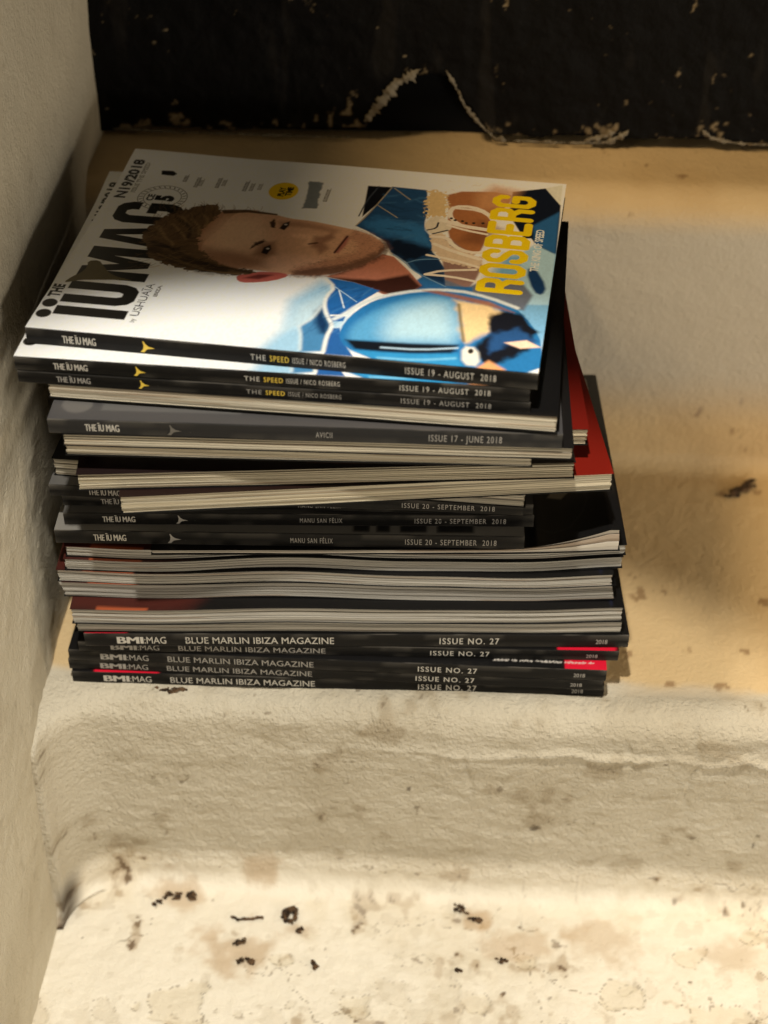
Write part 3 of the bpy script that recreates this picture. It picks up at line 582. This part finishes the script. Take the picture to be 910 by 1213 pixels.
def ribbon(name, pts, wid, dep, parent, seed, m=M_chip):
    """ragged torn edge: a lumpy strip along a line in the plane of the panel"""
    rng = random.Random(seed); P = []
    for a, b in zip(pts[:-1], pts[1:]):
        n = max(2, int(math.dist(a, b) / 0.0012))
        for t in np.linspace(0, 1, n, endpoint=False): P.append((a[0] + (b[0] - a[0]) * t, a[1] + (b[1] - a[1]) * t))
    P.append(pts[-1]); P = np.array(P); T = np.gradient(P, axis=0); T /= np.linalg.norm(T, axis=1)[:, None] + 1e-9
    V, F = [], []; K = 8; wv = 1.0
    for j, (p, t) in enumerate(zip(P, T)):
        wv = 0.55 * wv + 0.45 * rng.choice((0.1, 0.3, 0.6, 1.0, 1.7)); end = min(1, j / 3, (len(P) - 1 - j) / 3) + 0.05
        off = rng.uniform(-0.0005, 0.0005)
        for k in range(K):
            a = 2 * math.pi * k / K; r = wv * end * rng.uniform(0.5, 1.4)
            V.append((p[0] + (-t[1]) * (wid * r * math.cos(a) + off), 0.3365 + dep * r * math.sin(a), p[1] + t[0] * (wid * r * math.cos(a) + off)))
            if j: F.append(((j - 1) * K + k, (j - 1) * K + (k + 1) % K, j * K + (k + 1) % K, j * K + k))
    return link(name, mesh(name, V, F, True), m, parent)
ribbon('torn_rim', [(-.066, .238), (-.058, .247), (-.052, .2545), (-.0445, .2665), (-.035, .2715), (-.027, .2775)], 0.0030, 0.0014, panel, 1)
ribbon('torn_rim', [(-.010, .277), (-.0035, .266), (.004, .251), (.0145, .238), (.026, .2275), (.034, .2265)], 0.0014, 0.001, panel, 2)
ribbon('chipped_foot', [(.038, .2262), (.07, .2255), (.095, .2262), (.112, .2268)], 0.0009, 0.001, panel, 3)
ribbon('chipped_foot', [(.088, .228), (.100, .2305), (.109, .235)], 0.0026, 0.0026, panel, 4)
ribbon('chipped_foot', [(.103, .227), (.114, .232), (.118, .2365)], 0.0028, 0.0026, panel, 5)
ribbon('chipped_foot', [(.168, .2375), (.176, .2315), (.19, .2285), (.215, .2275), (.24, .227)], 0.0014, 0.0012, panel, 6)
ribbon('chipped_foot', [(-.245, .2285), (-.21, .2272), (-.17, .2265), (-.12, .2262), (-.075, .226)], 0.0007, 0.001, panel, 7)
bw = mesh('dark_backing', [(-0.30, 0.356, 0.10), (0.75, 0.356, 0.10), (0.75, 0.356, 0.62), (-0.30, 0.356, 0.62), (-0.30, 0.60, 0.10), (0.75, 0.60, 0.10), (0.75, 0.60, 0.62), (-0.30, 0.60, 0.62)],
          [(0, 1, 2, 3), (5, 4, 7, 6), (3, 2, 6, 7), (1, 0, 4, 5), (0, 3, 7, 4), (2, 1, 5, 6)])
bw = link('dark_backing', bw, M_dark); bw['kind'] = 'structure'  # near-black box added behind the panel to make the hole's shade

# flakes and dirt lying on the steps
def clod(pts, r, seed, z0, label, mat_=M_dirt, flat=0.35, name='dirt_clump', group='dry dirt flecks on the lower step', cat='dirt', curl=False):
    """crumbled flake of dirt: jagged shards heaped along a short line, lying on the step"""
    rng = random.Random(seed); V, F = [], []; cx, cy = np.mean(pts, 0)
    if curl:                                                        # a dried curl: one uneven rope
        P = np.array(pts); T = np.linspace(0, len(P) - 1, 30); P = np.stack([np.interp(T, range(len(P)), P[:, k]) for k in (0, 1)], -1); K = 7
        P = P + np.array([[rng.gauss(0, .0007), rng.gauss(0, .0007)] for _ in P])
        for _ in range(2): P[1:-1] = (P[:-2] + P[1:-1] + P[2:]) / 3
        for j, p in enumerate(P):
            t = P[min(j + 1, 29)] - P[max(j - 1, 0)]; t = t / (np.hypot(*t) + 1e-9); rr = r * rng.uniform(0.45, 1.15) * (0.3 if j in (0, 29) else 1)
            for k in range(K):
                q = 2 * math.pi * k / K; ra = rr * rng.uniform(0.7, 1.2)
                V.append((p[0] - cx - t[1] * ra * math.cos(q), p[1] - cy + t[0] * ra * math.cos(q), rr * 0.8 + ra * math.sin(q) * 0.9))
                if j: F.append(((j - 1) * K + k, (j - 1) * K + (k + 1) % K, j * K + (k + 1) % K, j * K + k))
    segs = list(zip(pts[:-1], pts[1:])) or [(pts[0], pts[0])]
    for i in range((5 if curl else 16) * len(segs)):
        a, b = segs[i % len(segs)]; t = rng.random(); sz = r * rng.choice((0.25, 0.4, 0.6, 0.9, 1.25)); n = rng.choice((4, 5, 6, 7))
        c0 = Vector((a[0] + (b[0] - a[0]) * t - cx + rng.gauss(0, .45) * r, a[1] + (b[1] - a[1]) * t - cy + rng.gauss(0, .45) * r, rng.uniform(0.1, 0.7) * r * flat))
        M3 = Matrix.Rotation(rng.uniform(-.5, .5), 3, 'X') @ Matrix.Rotation(rng.uniform(-.5, .5), 3, 'Y'); th = rng.uniform(.15, .4) * r; ph = rng.uniform(0, 6.3); el = rng.uniform(.45, 1)
        rim_ = [(math.cos(ph + 2 * math.pi * j / n) * sz * rng.uniform(.5, 1.2), math.sin(ph + 2 * math.pi * j / n) * sz * el * rng.uniform(.5, 1.2)) for j in range(n)]
        k = len(V)
        V += [c0 + M3 @ Vector((x, y, 0)) for x, y in rim_] + [c0 + M3 @ Vector((x * .8, y * .8, th * rng.uniform(.6, 1.2))) for x, y in rim_]
        F += [tuple(k + n + j for j in range(n)), tuple(k + n - 1 - j for j in range(n))] + [(k + j, k + (j + 1) % n, k + n + (j + 1) % n, k + n + j) for j in range(n)]
    o = link(name, mesh(name, V, F), mat_); o.location = (cx, cy, z0); return tag(o, label, cat, group)
ZL = -0.1685
for pts, r, label in (
    ([(-.1893, -.0286), (-.1794, -.0215), (-.1634, -.0223)], .0032, 'brown and black crumbled dirt clump near the left end of the lower step'),
    ([(-.1181, -.0100), (-.1104, -.0075)], .0026, 'small dark fleck tucked against the riser above the curled dirt ring'),
    ([(-.0965 + (.0062 - .0022 * t / 9) * math.cos(t) * .9, -.0342 + (.0070 - .0032 * t / 9) * math.sin(t)) for t in np.linspace(0.6, 9.6, 14)], .0016, 'black curled ring of dirt on the lower step'),
    ([(-.0909, -.0467), (-.0878, -.0438)], .0019, 'black fleck right in front of the curled dirt ring'),
    ([(-.1369, -.0369), (-.1319, -.0395), (-.1144, -.0371)], .0011, 'thin dark twig of dirt lying left of the curled ring'),
    ([(-.1319, -.0582), (-.1254, -.0552)], .0024, 'black crumb in front of the thin dark twig'),
    ([(-.13, -.0725), (-.1237, -.0689), (-.1177, -.0725)], .0021, 'hooked black crumb nearest the viewer at the left'),
    ([(.0163, -.0199), (.0233, -.025)], .0026, 'two black lumps stuck together in the middle of the lower step'),
    ([(.0268, -.0297), (.0326, -.0307)], .0021, 'brownish lump just right of the paired black lumps'),
    ([(.0444, -.0627), (.0501, -.0611)], .0017, 'dark speck at the right of the middle of the lower step'),
    ([(.0166, -.0713), (.0199, -.0718)], .0015, 'tiny dark speck in front of the paired black lumps'),
    ([(-.0786, -.0698), (-.0755, -.0736)], .0018, 'small brown flake in front of the fleck by the curled ring')):
    clod(pts, r, int(abs(pts[0][0]) * 1e4), ZL + 0.0004, label, curl='curled ring of' in label or 'twig of' in label)
clod([(.2064, .2267), (.216, .2352), (.2257, .2427)], .0042, 7, 0.0006, 'dark crumpled scrap lying on the ochre tread right of the stack', group=None)
clod([(-.178, .012), (-.170, .0115), (-.163, .0135)], .0026, 9, 0.0, 'dark crumb squeezed under the front of the lowest magazine', group=None)

# ------------------------------------------------------------------ the magazines
speed = paint_speed_issue()
speed_mesh = None
def plain(L, W, base, res=2.0):
    return Sheet(L * 1000, W * 1000, res, base)

def make_magazine(label, front, z, T, L, W, spine, cover, seed, words=(), emblem=None, spine_mat=None, bend=None, shear=0.0, tl=0.0, tr=0.0, loose=0.35, tone=(196, 184, 158), lift=None, strip=None, tilt=(0, 0)):
    """front = (x, y, degrees) of the middle of the front edge; spine says whether the spine or the page edges face the viewer.
    tl / tr thicken the block towards its left and right end."""
    rng = random.Random(seed); x0, y0, a = front; ca, sa = math.cos(R(a)), math.sin(R(a))
    root = bpy.data.objects.new('magazine', None); sc.collection.objects.link(root)
    root.location = (x0, y0, z - T); root.rotation_euler = (0, 0, R(a)); root.empty_display_size = 0.02
    tag(root, label, 'magazine', 'magazines in the stack')
    nx = 44; gx = np.linspace(-L / 2, L / 2, nx)
    def dz(x, y, f):
        """height change at a point: f = 0 at the bottom of the magazine, 1 at its top"""
        x, y = np.broadcast_arrays(np.asarray(x, float), np.asarray(y, float))
        d = np.zeros(x.shape)
        if bend: d = d + bend(x0 + ca * x - sa * y, y0 + sa * x + ca * y)
        q = np.clip((x + L / 2) / L, 0, 1)
        d = d + f * (tl * (1 - q) ** 1.5 + tr * q ** 1.5) + tilt[0] * (1 - q) + tilt[1] * q
        if lift: d = d + lift(x, y) * (0.15 + 0.85 * f)
        return d
    # pages: bundles of sheets, each a little proud of or behind the next
    n = max(4, int(T / 0.00062)); V, F, C = [], [], []
    tb, te = 0.00045, T - 0.00045; base = srgb(tone)
    run = 0.0; kx = rng.uniform(0, 50)
    for j in range(n):
        f0, f1 = j / n, (j + rng.choice((0.95, 0.95, 0.93, 0.85, 0.6))) / n
        run = 0.6 * run + rng.gauss(0, 0.00035)
        yo = 0.0003 + abs(run) * (0.2 if spine else loose * 2) + (0.0008 if rng.random() < 0.08 and not spine else 0)
        l0 = -L / 2 + 0.0006 + abs(rng.gauss(0, 0.0005)) + shear * f0; l1 = L / 2 - 0.0006 - abs(rng.gauss(0, 0.0006)) + shear * f0 * 0.6
        gxx = np.linspace(l0, l1, nx); wav = 0.00028 * vnoise(gxx * 26 + kx, gxx * 0 + j * 0.35, gxx * 0, seed) if not spine else 0 * gxx
        yf = yo + 0.0004 * vnoise(gxx * 9 + kx, gxx * 0 + j * 0.5, gxx * 0, seed + 3) + 0.0003
        yb = W - 0.0005 - 0.0006 * rng.random()
        b = len(V) and sum(len(v) for v in V)
        zb_, zt_ = tb + (te - tb) * f0, tb + (te - tb) * f1
        rows = [(yf, zb_, f0), (yf, zt_, f1)] + [(np.full(nx, ym), zt_, f1) for ym in (.03, .055, .08, .105, .13, .18)] + [(np.full(nx, yb), zt_, f1), (np.full(nx, yb), zb_, f0)]; nr_ = len(rows)
        for yy, zz, ff in rows:
            V.append(np.stack([gxx, yy, zz + dz(gxx, yy, ff) + wav], -1))
        k = b if b else 0
        for s in range(nr_):
            i0, i1 = k + s * nx, k + ((s + 1) % nr_) * nx
            F.append(np.stack([np.arange(nx - 1) + i0, np.arange(1, nx) + i0, np.arange(1, nx) + i1, np.arange(nx - 1) + i1], -1))
        F.append(np.array([[k, k + nx, k + (nr_ - 2) * nx, k + (nr_ - 1) * nx], [k + (nr_ - 1) * nx + nx - 1, k + (nr_ - 2) * nx + nx - 1, k + nx + nx - 1, k + nx - 1]]))
        g = 0.96 * rng.choice((1, 1, 0.95, 0.88, 1.05, 0.78, 0.55)) * rng.uniform(0.92, 1.05)
        streak = 1 + 0.13 * vnoise(gxx * 30, gxx * 0 + j * 3.1, gxx * 0, seed + 7)
        cc = base * g * streak[:, None]
        if rng.random() < 0.2: cc = cc * np.where(vnoise(gxx * 16, gxx * 0 + j, gxx * 0, seed + 11)[:, None] > 0.25, np.array([[0.75, 0.66, 0.6]]), 1)
        for s in range(nr_): C.append(cc)
    link('page_block', mesh('page_block', np.concatenate(V), np.concatenate(F), False, np.clip(np.concatenate(C), 0.01, 0.85)), M_page, root)
    # covers
    def slab(name, za, zb2, f, m, y_a=0.0, col=None):
        ny_ = 14; gy = np.linspace(y_a, W, ny_); YY, XX = np.meshgrid(gy, gx, indexing='ij'); D = dz(XX, YY, f)
        top = np.stack([XX, YY, zb2 + D], -1).reshape(-1, 3); bot = np.stack([XX, YY, za + D], -1).reshape(-1, 3)
        gf = grid_faces(ny_, nx); N0 = len(top)
        rim = np.concatenate([np.arange(nx), np.arange(1, ny_) * nx + nx - 1, (ny_ - 1) * nx + np.arange(nx - 2, -1, -1), np.arange(ny_ - 2, 0, -1) * nx])
        side = np.stack([rim, N0 + rim, N0 + np.roll(rim, -1), np.roll(rim, -1)], -1)
        me = mesh(name, np.concatenate([top, bot]), np.concatenate([gf, gf[:, ::-1] + N0, side]), False, col)
        return link(name, me, m, root)
    if cover == 'speed':
        global speed_mesh
        if speed_mesh is None: speed_mesh = speed.mesh('front_cover', lambda x, y: 0.00035 + 0.0022 * sstep(0.17, 0.215, y) * sstep(-0.05, -0.14, x) + 0.0006 * np.sin(x * 21 + y * 9) * sstep(0.02, 0.09, y))
        o = link('front_cover', speed_mesh, None if len(speed_mesh.materials) else M_cover, root); o.location = (0, 0, T)
    else:
        s = cover(L, W) if callable(cover) else plain(L, W, cover, 6)
        me = s.mesh('front_cover' if spine else 'back_cover', lambda x, y: T + dz(x, y, 1.0))
        link('front_cover' if spine else 'back_cover', me, M_cover, root)
    slab('back_cover' if spine else 'front_cover', 0.00002, 0.0004, 0.0, M_spine, 0.0, np.full((2 * 14 * nx, 3), 0.006))
    if spine:
        # spine strip, slightly rounded at both folds
        prof_ = [(0.0006, 0.0), (-0.0002, 0.0), (-0.0006, 0.0006), (-0.0007, 0.5 * T), (-0.0006, T - 0.0006), (-0.0002, T - 0.00002), (0.0006, T - 0.00002)]
        hx = np.linspace(-L / 2, L / 2, 260); ones = np.ones(260)
        V = np.concatenate([np.stack([hx, y * ones + 0.00018 * vnoise(hx * 35, hx * 0 + i * .7, hx * 0, seed), z_ + dz(hx, 0 * hx, z_ / T)], -1) for i, (y, z_) in enumerate(prof_)])
        ink = np.array(spine_mat[1] if spine_mat else (0.0045, 0.0042, 0.004)); wc = []
        for i in range(len(prof_)):                                  # wear along both folds and at the corners
            e = {1: .8, 2: .35, 4: .5, 5: 1.0}.get(i, 0.0); ends = np.exp(-(L / 2 - np.abs(hx)) / 0.004)
            k = np.clip(e * (sstep(0.05, 0.75, fbm(hx * 60, hx * 0 + i * 3, hx * 0, 3, seed + 5)) * 0.7 + 0.7 * ends + 0.10), 0, 1)[:, None]
            wc.append(ink * (1 - k) + np.array([0.10, 0.09, 0.075]) * k)
        so = link('spine', mesh('spine', V, grid_faces(len(prof_), 260), False, np.concatenate(wc)), spine_mat[0] if spine_mat else M_spine, root)
        for txt, q0, q1, zc, cap, bold, m in words:
            gv, gf = glyphs(txt, 0.0, 1.22 if 'ISSUE' in txt or 'MANU' in txt or txt in ('THE', 'SPEED', 'AVICII') else 1.0); lo, hi = gv[:, 0].min(), gv[:, 0].max(); h0, h1 = 0.0, 0.729 if True else gv[:, 1].max()
            px = -L / 2 + L * (q0 + (q1 - q0) * (gv[:, 0] - lo) / (hi - lo)); pz = zc * T + (gv[:, 1] / h1 - 0.5) * cap * T
            V, FF = [], []; sx = (px.max() - px.min()) / (hi - lo) * bold
            for i_, sh in enumerate((0.0,) if bold <= 0 else (-1.0, 1.0, -0.35, 0.35)):      # heavier letters: strokes laid side by side
                k = len(V); V += [(a_ + sh * sx, -0.00085 - 0.00002 * i_, b_ + float(dz(a_, 0, 0.5))) for a_, b_ in zip(px, pz)]
                FF += [tuple(k + i for i in f) for f in gf]
            link('spine_lettering', mesh('spine_lettering', V, FF), m, root)
        if emblem:
            q, m = emblem; cx_ = -L / 2 + L * q; r = 0.36 * T; zc = 0.5 * T + float(dz(cx_, 0, 0.5))
            tail = [(-.55, 1.0), (-.38, .95), (-.12, .48), (.35, .08), (1.3, -.18), (.55, -.28), (0.05, -.42), (-.45, -.98), (-1.0, -.95), (-.55, -.45), (-.42, .2)]
            V = [(cx_ + x * r, -0.00085, zc + z_ * r) for x, z_ in tail]; me = mesh('spine_emblem', V + [(cx_ - 0.15 * r, -0.00085, zc)], [(i, (i + 1) % len(tail), len(tail)) for i in range(len(tail))])
            link('spine_emblem', me, m, root)
    return root

LI, WI, LB, WB = 0.280, 0.2135, 0.338, 0.1850
def IU(q0, q1, m=M_ink): return ('THE \u00cfU MAG', q0, q1, 0.52, 0.50, 0.035, m)
def issue19(o=0.0, m=M_ink):
    return [IU(.074 + o, .141 + o, m), ('THE', .449 + o, .479 + o, .5, .38, .0, m), ('SPEED', .487 + o, .524 + o, .5, .38, .012, M_yellow), ('ISSUE / NICO ROSBERG', .531 + o, .634 + o, .5, .38, .0, m), ('ISSUE 19 - AUGUST  2018', .749 + o, .922 + o, .52, .44, .0, m)]
def issue20(m=M_ink, full=True):
    return [IU(.083, .152, m), ('MANU SAN F\u00c9LIX', .503, .593, .5, .40, .0, M_inkgrey), ('ISSUE 20 - SEPTEMBER  2018', .747, .941, .5, .44, .0, M_inkgrey)]
def marlin(m1=M_ink, m2=M_ink):
    return [('BMI', .061, .107, .52, .56, .045, m1), ('\u2007:MAG'.strip('\u2007'), .110, .150, .52, .56, .0, m1), ('BLUE MARLIN IBIZA MAGAZINE', .186, .459, .52, .54, .0, m1), ('ISSUE NO. 27', .653, .762, .52, .50, .014, m2), ('2018', .940, .961, .5, .36, .02, M_inkgrey)]

# how the lower page blocks sag and rise along their length
def sag(k):
    return lambda x, y: 2.1 * k * (0.0024 * sstep(0.05, 0.112, x) - 0.0011 * np.exp(-((x - 0.035) / 0.035) ** 2) + 0.0009 * np.exp(-((x + 0.085) / 0.05) ** 2) - 0.0007 * np.exp(-((x + 0.19) / 0.04) ** 2) + 0.0005 * np.sin(x * 47)) * sstep(0.24, 0.05, y)
def curl(x, y):
    t = np.clip((x - (LI / 2 - 0.075)) / 0.068, 0, 1); return 0.0150 * t ** 1.9 * sstep(0.12, 0.03, y)

def cover_charcoal(L, W):
    s = Sheet(L * 1000, W * 1000, 1.2, (72, 70, 70))
    s.dot((14, 14), 8.5, 8.0, (96, 93, 90), 0.8); s.poly([(28, 9), (105, 9), (105, 17), (28, 17)], (92, 90, 88), 1.0)
    s.poly([(108, 24), (250, 24), (250, 60), (108, 60)], (60, 56, 60), 4); return s
def cover_grey(L, W):
    s = Sheet(L * 1000, W * 1000, 1.2, (116, 113, 107))
    for a, b in ((178, 188), (192, 200), (206, 222), (228, 250)): s.poly([(a, 2), (b, 2), (b, 16), (a, 16)], (34, 33, 32), 1)
    s.poly([(70, 30), (280, 30), (280, 213), (70, 213)], (60, 60, 62), 8); return s
def cover_grey2(L, W):
    s = Sheet(L * 1000, W * 1000, 1.2, (84, 82, 79)); s.poly([(150, -3), (290, -3), (290, 220), (150, 220)], (46, 45, 45), 12); return s
def cover_marlin(L, W):
    s = Sheet(L * 1000, W * 1000, 1.5, (15, 14, 14))
    s.poly([(-4, -3), (70, -3), (92, 30), (92, 250), (-4, 250)], (66, 27, 21), 9, fuzz=3, fs=0.05)
    s.poly([(16, -2), (47, -2), (47, 2.2), (16, 3.0)], (176, 88, 52), 0.9, alpha=0.7)  # orange strip paints the lit front edge of the cover
    s.stroke([(330, 2), (330, 120)], 1.0, (30, 34, 58), 0.5); return s
def cover_marlin_black(L, W):
    s = Sheet(L * 1000, W * 1000, 1.0, (17, 16, 16)); o = -58
    s.poly([(298 + o, 44), (306 + o, 40), (311 + o, 46), (303 + o, 52)], (128, 122, 112), 0.8); s.poly([(299 + o, 52), (305 + o, 49), (307 + o, 56), (301 + o, 58)], (96, 92, 86), 0.8)
    s.stroke([(284 + o, 40), (288 + o, 58)], 3, (44, 42, 42), 1.2)
    s.stroke([(282 + o, 22), (304 + o, 6), (322 + o, 30), (318 + o, 50)], 0.8, (42, 41, 42), 0.6); s.stroke([(262 + o, 62), (300 + o, 66), (326 + o, 60)], 0.8, (38, 37, 38), 0.6)
    s.poly([(300 + o, 66), (332 + o, 60), (332 + o, 72), (310 + o, 74)], (150, 62, 54), 1.2); return s
def cover_red(L, W):
    s = Sheet(L * 1000, W * 1000, 2.0, (120, 25, 14)); s.poly([(-4, -4), (L * 760, -4), (L * 760, 250), (-4, 250)], (28, 12, 10), 1.5); return s  # dark band paints the shadow lying on the red cover
def cover_red_plain(L, W):
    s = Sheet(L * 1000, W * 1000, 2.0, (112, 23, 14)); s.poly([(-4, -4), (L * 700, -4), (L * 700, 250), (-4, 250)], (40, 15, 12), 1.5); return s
def cover_lips(L, W):
    s = Sheet(L * 1000, W * 1000, 1.5, (30, 20, 19)); s.stroke([(130, 8), (160, 5), (185, 9), (205, 6)], 2.5, (90, 50, 42), 1.5); return s
def cover_bmi_red(u0, u1, v1=26, words=False):
    def f(L, W):
        s = Sheet(L * 1000, W * 1000, 0.8 if words else 1.5, (16, 15, 15)); s.poly([(u0, -2), (u1, -2), (u1 + 3, v1), (u0, v1)], (206, 22, 48), 0.6)
        if words:
            s.poly([(318, 9), (330, 9), (330, 15), (318, 15)], (240, 236, 226), 0.5)
            rng = random.Random(3); u = 268
            while u < 330:
                s.stroke([(u, 5.0 + rng.uniform(-.2, .5)), (u + rng.uniform(0.1, 0.6), 5.9 + rng.uniform(-.5, .3))], 0.8, (206, 198, 188), 0.35, 0.9, smooth=0); u += rng.choice((1.0, 1.1, 1.2, 1.2, 1.3, 2.8))
        return s
    return f
# top to bottom: front edge (x, y, degrees), top height, thickness
MAGS = [
 dict(label='topmost magazine with the blue portrait cover fully in view', front=(-.0933, .0221, -6.17), z=.2546, T=.0100, spine=True, cover='speed', words=issue19(), emblem=(.243, M_yellow)),
 dict(label='second magazine from the top, its white cover peeping out at the left corner', front=(-.0975, .0160, -3.24), z=.2444, T=.0084, spine=True, cover='speed', words=issue19(.004), emblem=(.247, M_yellow)),
 dict(label='black spined magazine with yellow emblem lying lowest of the three August issues', front=(-.0968, .0158, -3.19), z=.2357, T=.0077, spine=True, cover=(20, 20, 20), words=issue19(.004, M_inkgrey), emblem=(.250, M_yellow)),
 dict(label='magazine with a black cover and white page edges under the three August issues', front=(-.0816, .0130, -3.76), z=.2280, T=.0092, spine=False, cover=(17, 16, 16), tr=.0014, tone=(214, 204, 182)),
 dict(label='charcoal grey magazine marked issue 17 June', front=(-.0786, .0054, .07), z=.2172, T=.0097, spine=True, cover=cover_charcoal, spine_mat=(M_spine_grey, (0.017, 0.0165, 0.0165)), words=[IU(.073, .140), ('AVICII', .524, .556, .5, .40, .012, M_inkgrey), ('ISSUE 17 - JUNE 2018', .743, .884, .52, .48, .012, M_inkgrey)], emblem=(.246, M_inkdim)),
 dict(label='page edges of the magazine directly under the charcoal grey one', front=(-.0718, .0049, .38), z=.2075, T=.0078, spine=False, cover=(24, 22, 21), tone=(192, 182, 160)),
 dict(label='shorter block of page edges second below the charcoal grey magazine', front=(-.0825, .0054, .6), z=.1997, T=.0067, L=.258, W=.205, spine=False, cover=(22, 20, 20), tone=(190, 180, 158)),
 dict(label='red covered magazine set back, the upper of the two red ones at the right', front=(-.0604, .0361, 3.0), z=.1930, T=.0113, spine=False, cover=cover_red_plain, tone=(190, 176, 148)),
 dict(label='magazine with a dark maroon cover jutting forward at the left', front=(-.0672, .0140, 5.29), z=.1817, T=.0114, spine=False, cover=cover_lips, tone=(198, 187, 162), tl=.0, loose=.5),
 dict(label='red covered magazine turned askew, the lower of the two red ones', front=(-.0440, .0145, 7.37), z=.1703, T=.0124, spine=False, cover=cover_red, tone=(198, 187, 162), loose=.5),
 dict(label='loosely fanned pale pages under the askew red magazine', front=(-.0938, .0377, -3.34), z=.1579, T=.0126, spine=False, cover=(20, 20, 20), tone=(176, 168, 150), loose=.7),
 dict(label='uppermost September issue, its spine half hidden by pages', front=(-.0950, .0355, -.76), z=.1453, T=.0086, spine=True, cover=cover_grey2, words=issue20(M_inkgrey)),
 dict(label='second September issue from the top, with only part of its spine showing', front=(-.0886, .0412, 1.2), z=.1367, T=.0079, spine=True, cover=cover_grey2, words=issue20(M_inkgrey)),
 dict(label='third September issue, a thin black spine with clear lettering', front=(-.0875, .0375, 2.50), z=.1288, T=.0089, spine=True, cover=cover_grey2, words=issue20(), emblem=(.250, M_inkgrey)),
 dict(label='lowest September issue with a grey cover strip above its black spine', front=(-.0928, .0301, 1.77), z=.1199, T=.0101, spine=True, cover=cover_grey, words=issue20(), emblem=(.253, M_inkgrey)),
 dict(label='black magazine with its right front corner curling up', front=(-.0353, .0293, 3.2), z=.1098, T=.0036, W=.165, spine=False, cover=cover_marlin_black, lift=curl, tone=(190, 182, 168)),
 dict(label='thin page block with navy edge right under the curling black magazine', front=(-.0598, .0335, 2.60), z=.1062, T=.0080, L=LB, W=WB, spine=False, cover=cover_marlin, tone=(172, 167, 156), k=.9),
 dict(label='second wavy page block under the curling black magazine', front=(-.0611, .0316, 2.74), z=.0981, T=.0088, L=LB, W=WB, spine=False, cover=cover_marlin, tone=(172, 167, 156), k=.85),
 dict(label='wavy page block reaching furthest left, with a maroon corner above it', front=(-.0665, .0286, 1.83), z=.0893, T=.0091, L=LB, W=WB, spine=False, cover=cover_marlin, tone=(176, 171, 160), k=.75),
 dict(label='thick grey page block in the middle of the wavy group', front=(-.0640, .0287, 2.10), z=.0802, T=.0116, L=LB, W=WB, spine=False, cover=cover_marlin, tone=(164, 159, 149), k=.6, shear=-.003),
 dict(label='page block below a wide maroon cover band at the left', front=(-.0583, .0201, 3.00), z=.0686, T=.0121, L=LB, W=WB, spine=False, cover=cover_marlin, tone=(176, 171, 160), k=.4),
 dict(label='lowest page block, lying on the black spined bottom magazines', front=(-.0575, .0222, 2.61), z=.0565, T=.0099, L=LB, W=WB, spine=False, cover=cover_marlin, tone=(168, 163, 152), k=.2),
 dict(label='highest of the five large black spines at the bottom, the one reaching furthest right', front=(-.0529, .0219, 2.74), z=.0466, T=.0107, L=LB, W=WB, spine=True, cover=cover_bmi_red(0, 26, 6), words=marlin()),
 dict(label='second large black spine from the top of the bottom five, red at its right end', front=(-.0585, .0219, 1.47), z=.0359, T=.0083, L=LB, W=WB, spine=True, cover=cover_bmi_red(300, 336), words=marlin(M_inkgrey)),
 dict(label='middle one of the five large black spines, under the red patch with white printing', front=(-.0659, .0177, -.15), z=.0276, T=.0092, L=LB, W=WB, spine=True, cover=cover_bmi_red(312, 340, 26, True), words=marlin(M_inkgrey)),
 dict(label='second large black spine from the bottom of the stack', front=(-.0672, .0182, -.24), z=.0184, T=.0085, L=LB, W=WB, spine=True, cover=(16, 15, 15), words=marlin(M_inkgrey)),
 dict(label='lowest magazine of the stack, red cover band at its left, resting on the tread', front=(-.0656, .0188, .84), z=.0099, T=.0097, L=LB, W=WB, spine=True, cover=cover_bmi_red(14, 55, 12), words=marlin()),
]
for i, d in enumerate(MAGS):
    d = dict(d); k = d.pop('k', None); d.setdefault('L', LI); d.setdefault('W', WI)
    if k: d['bend'] = sag(k)
    make_magazine(seed=100 + i * 13, **d)
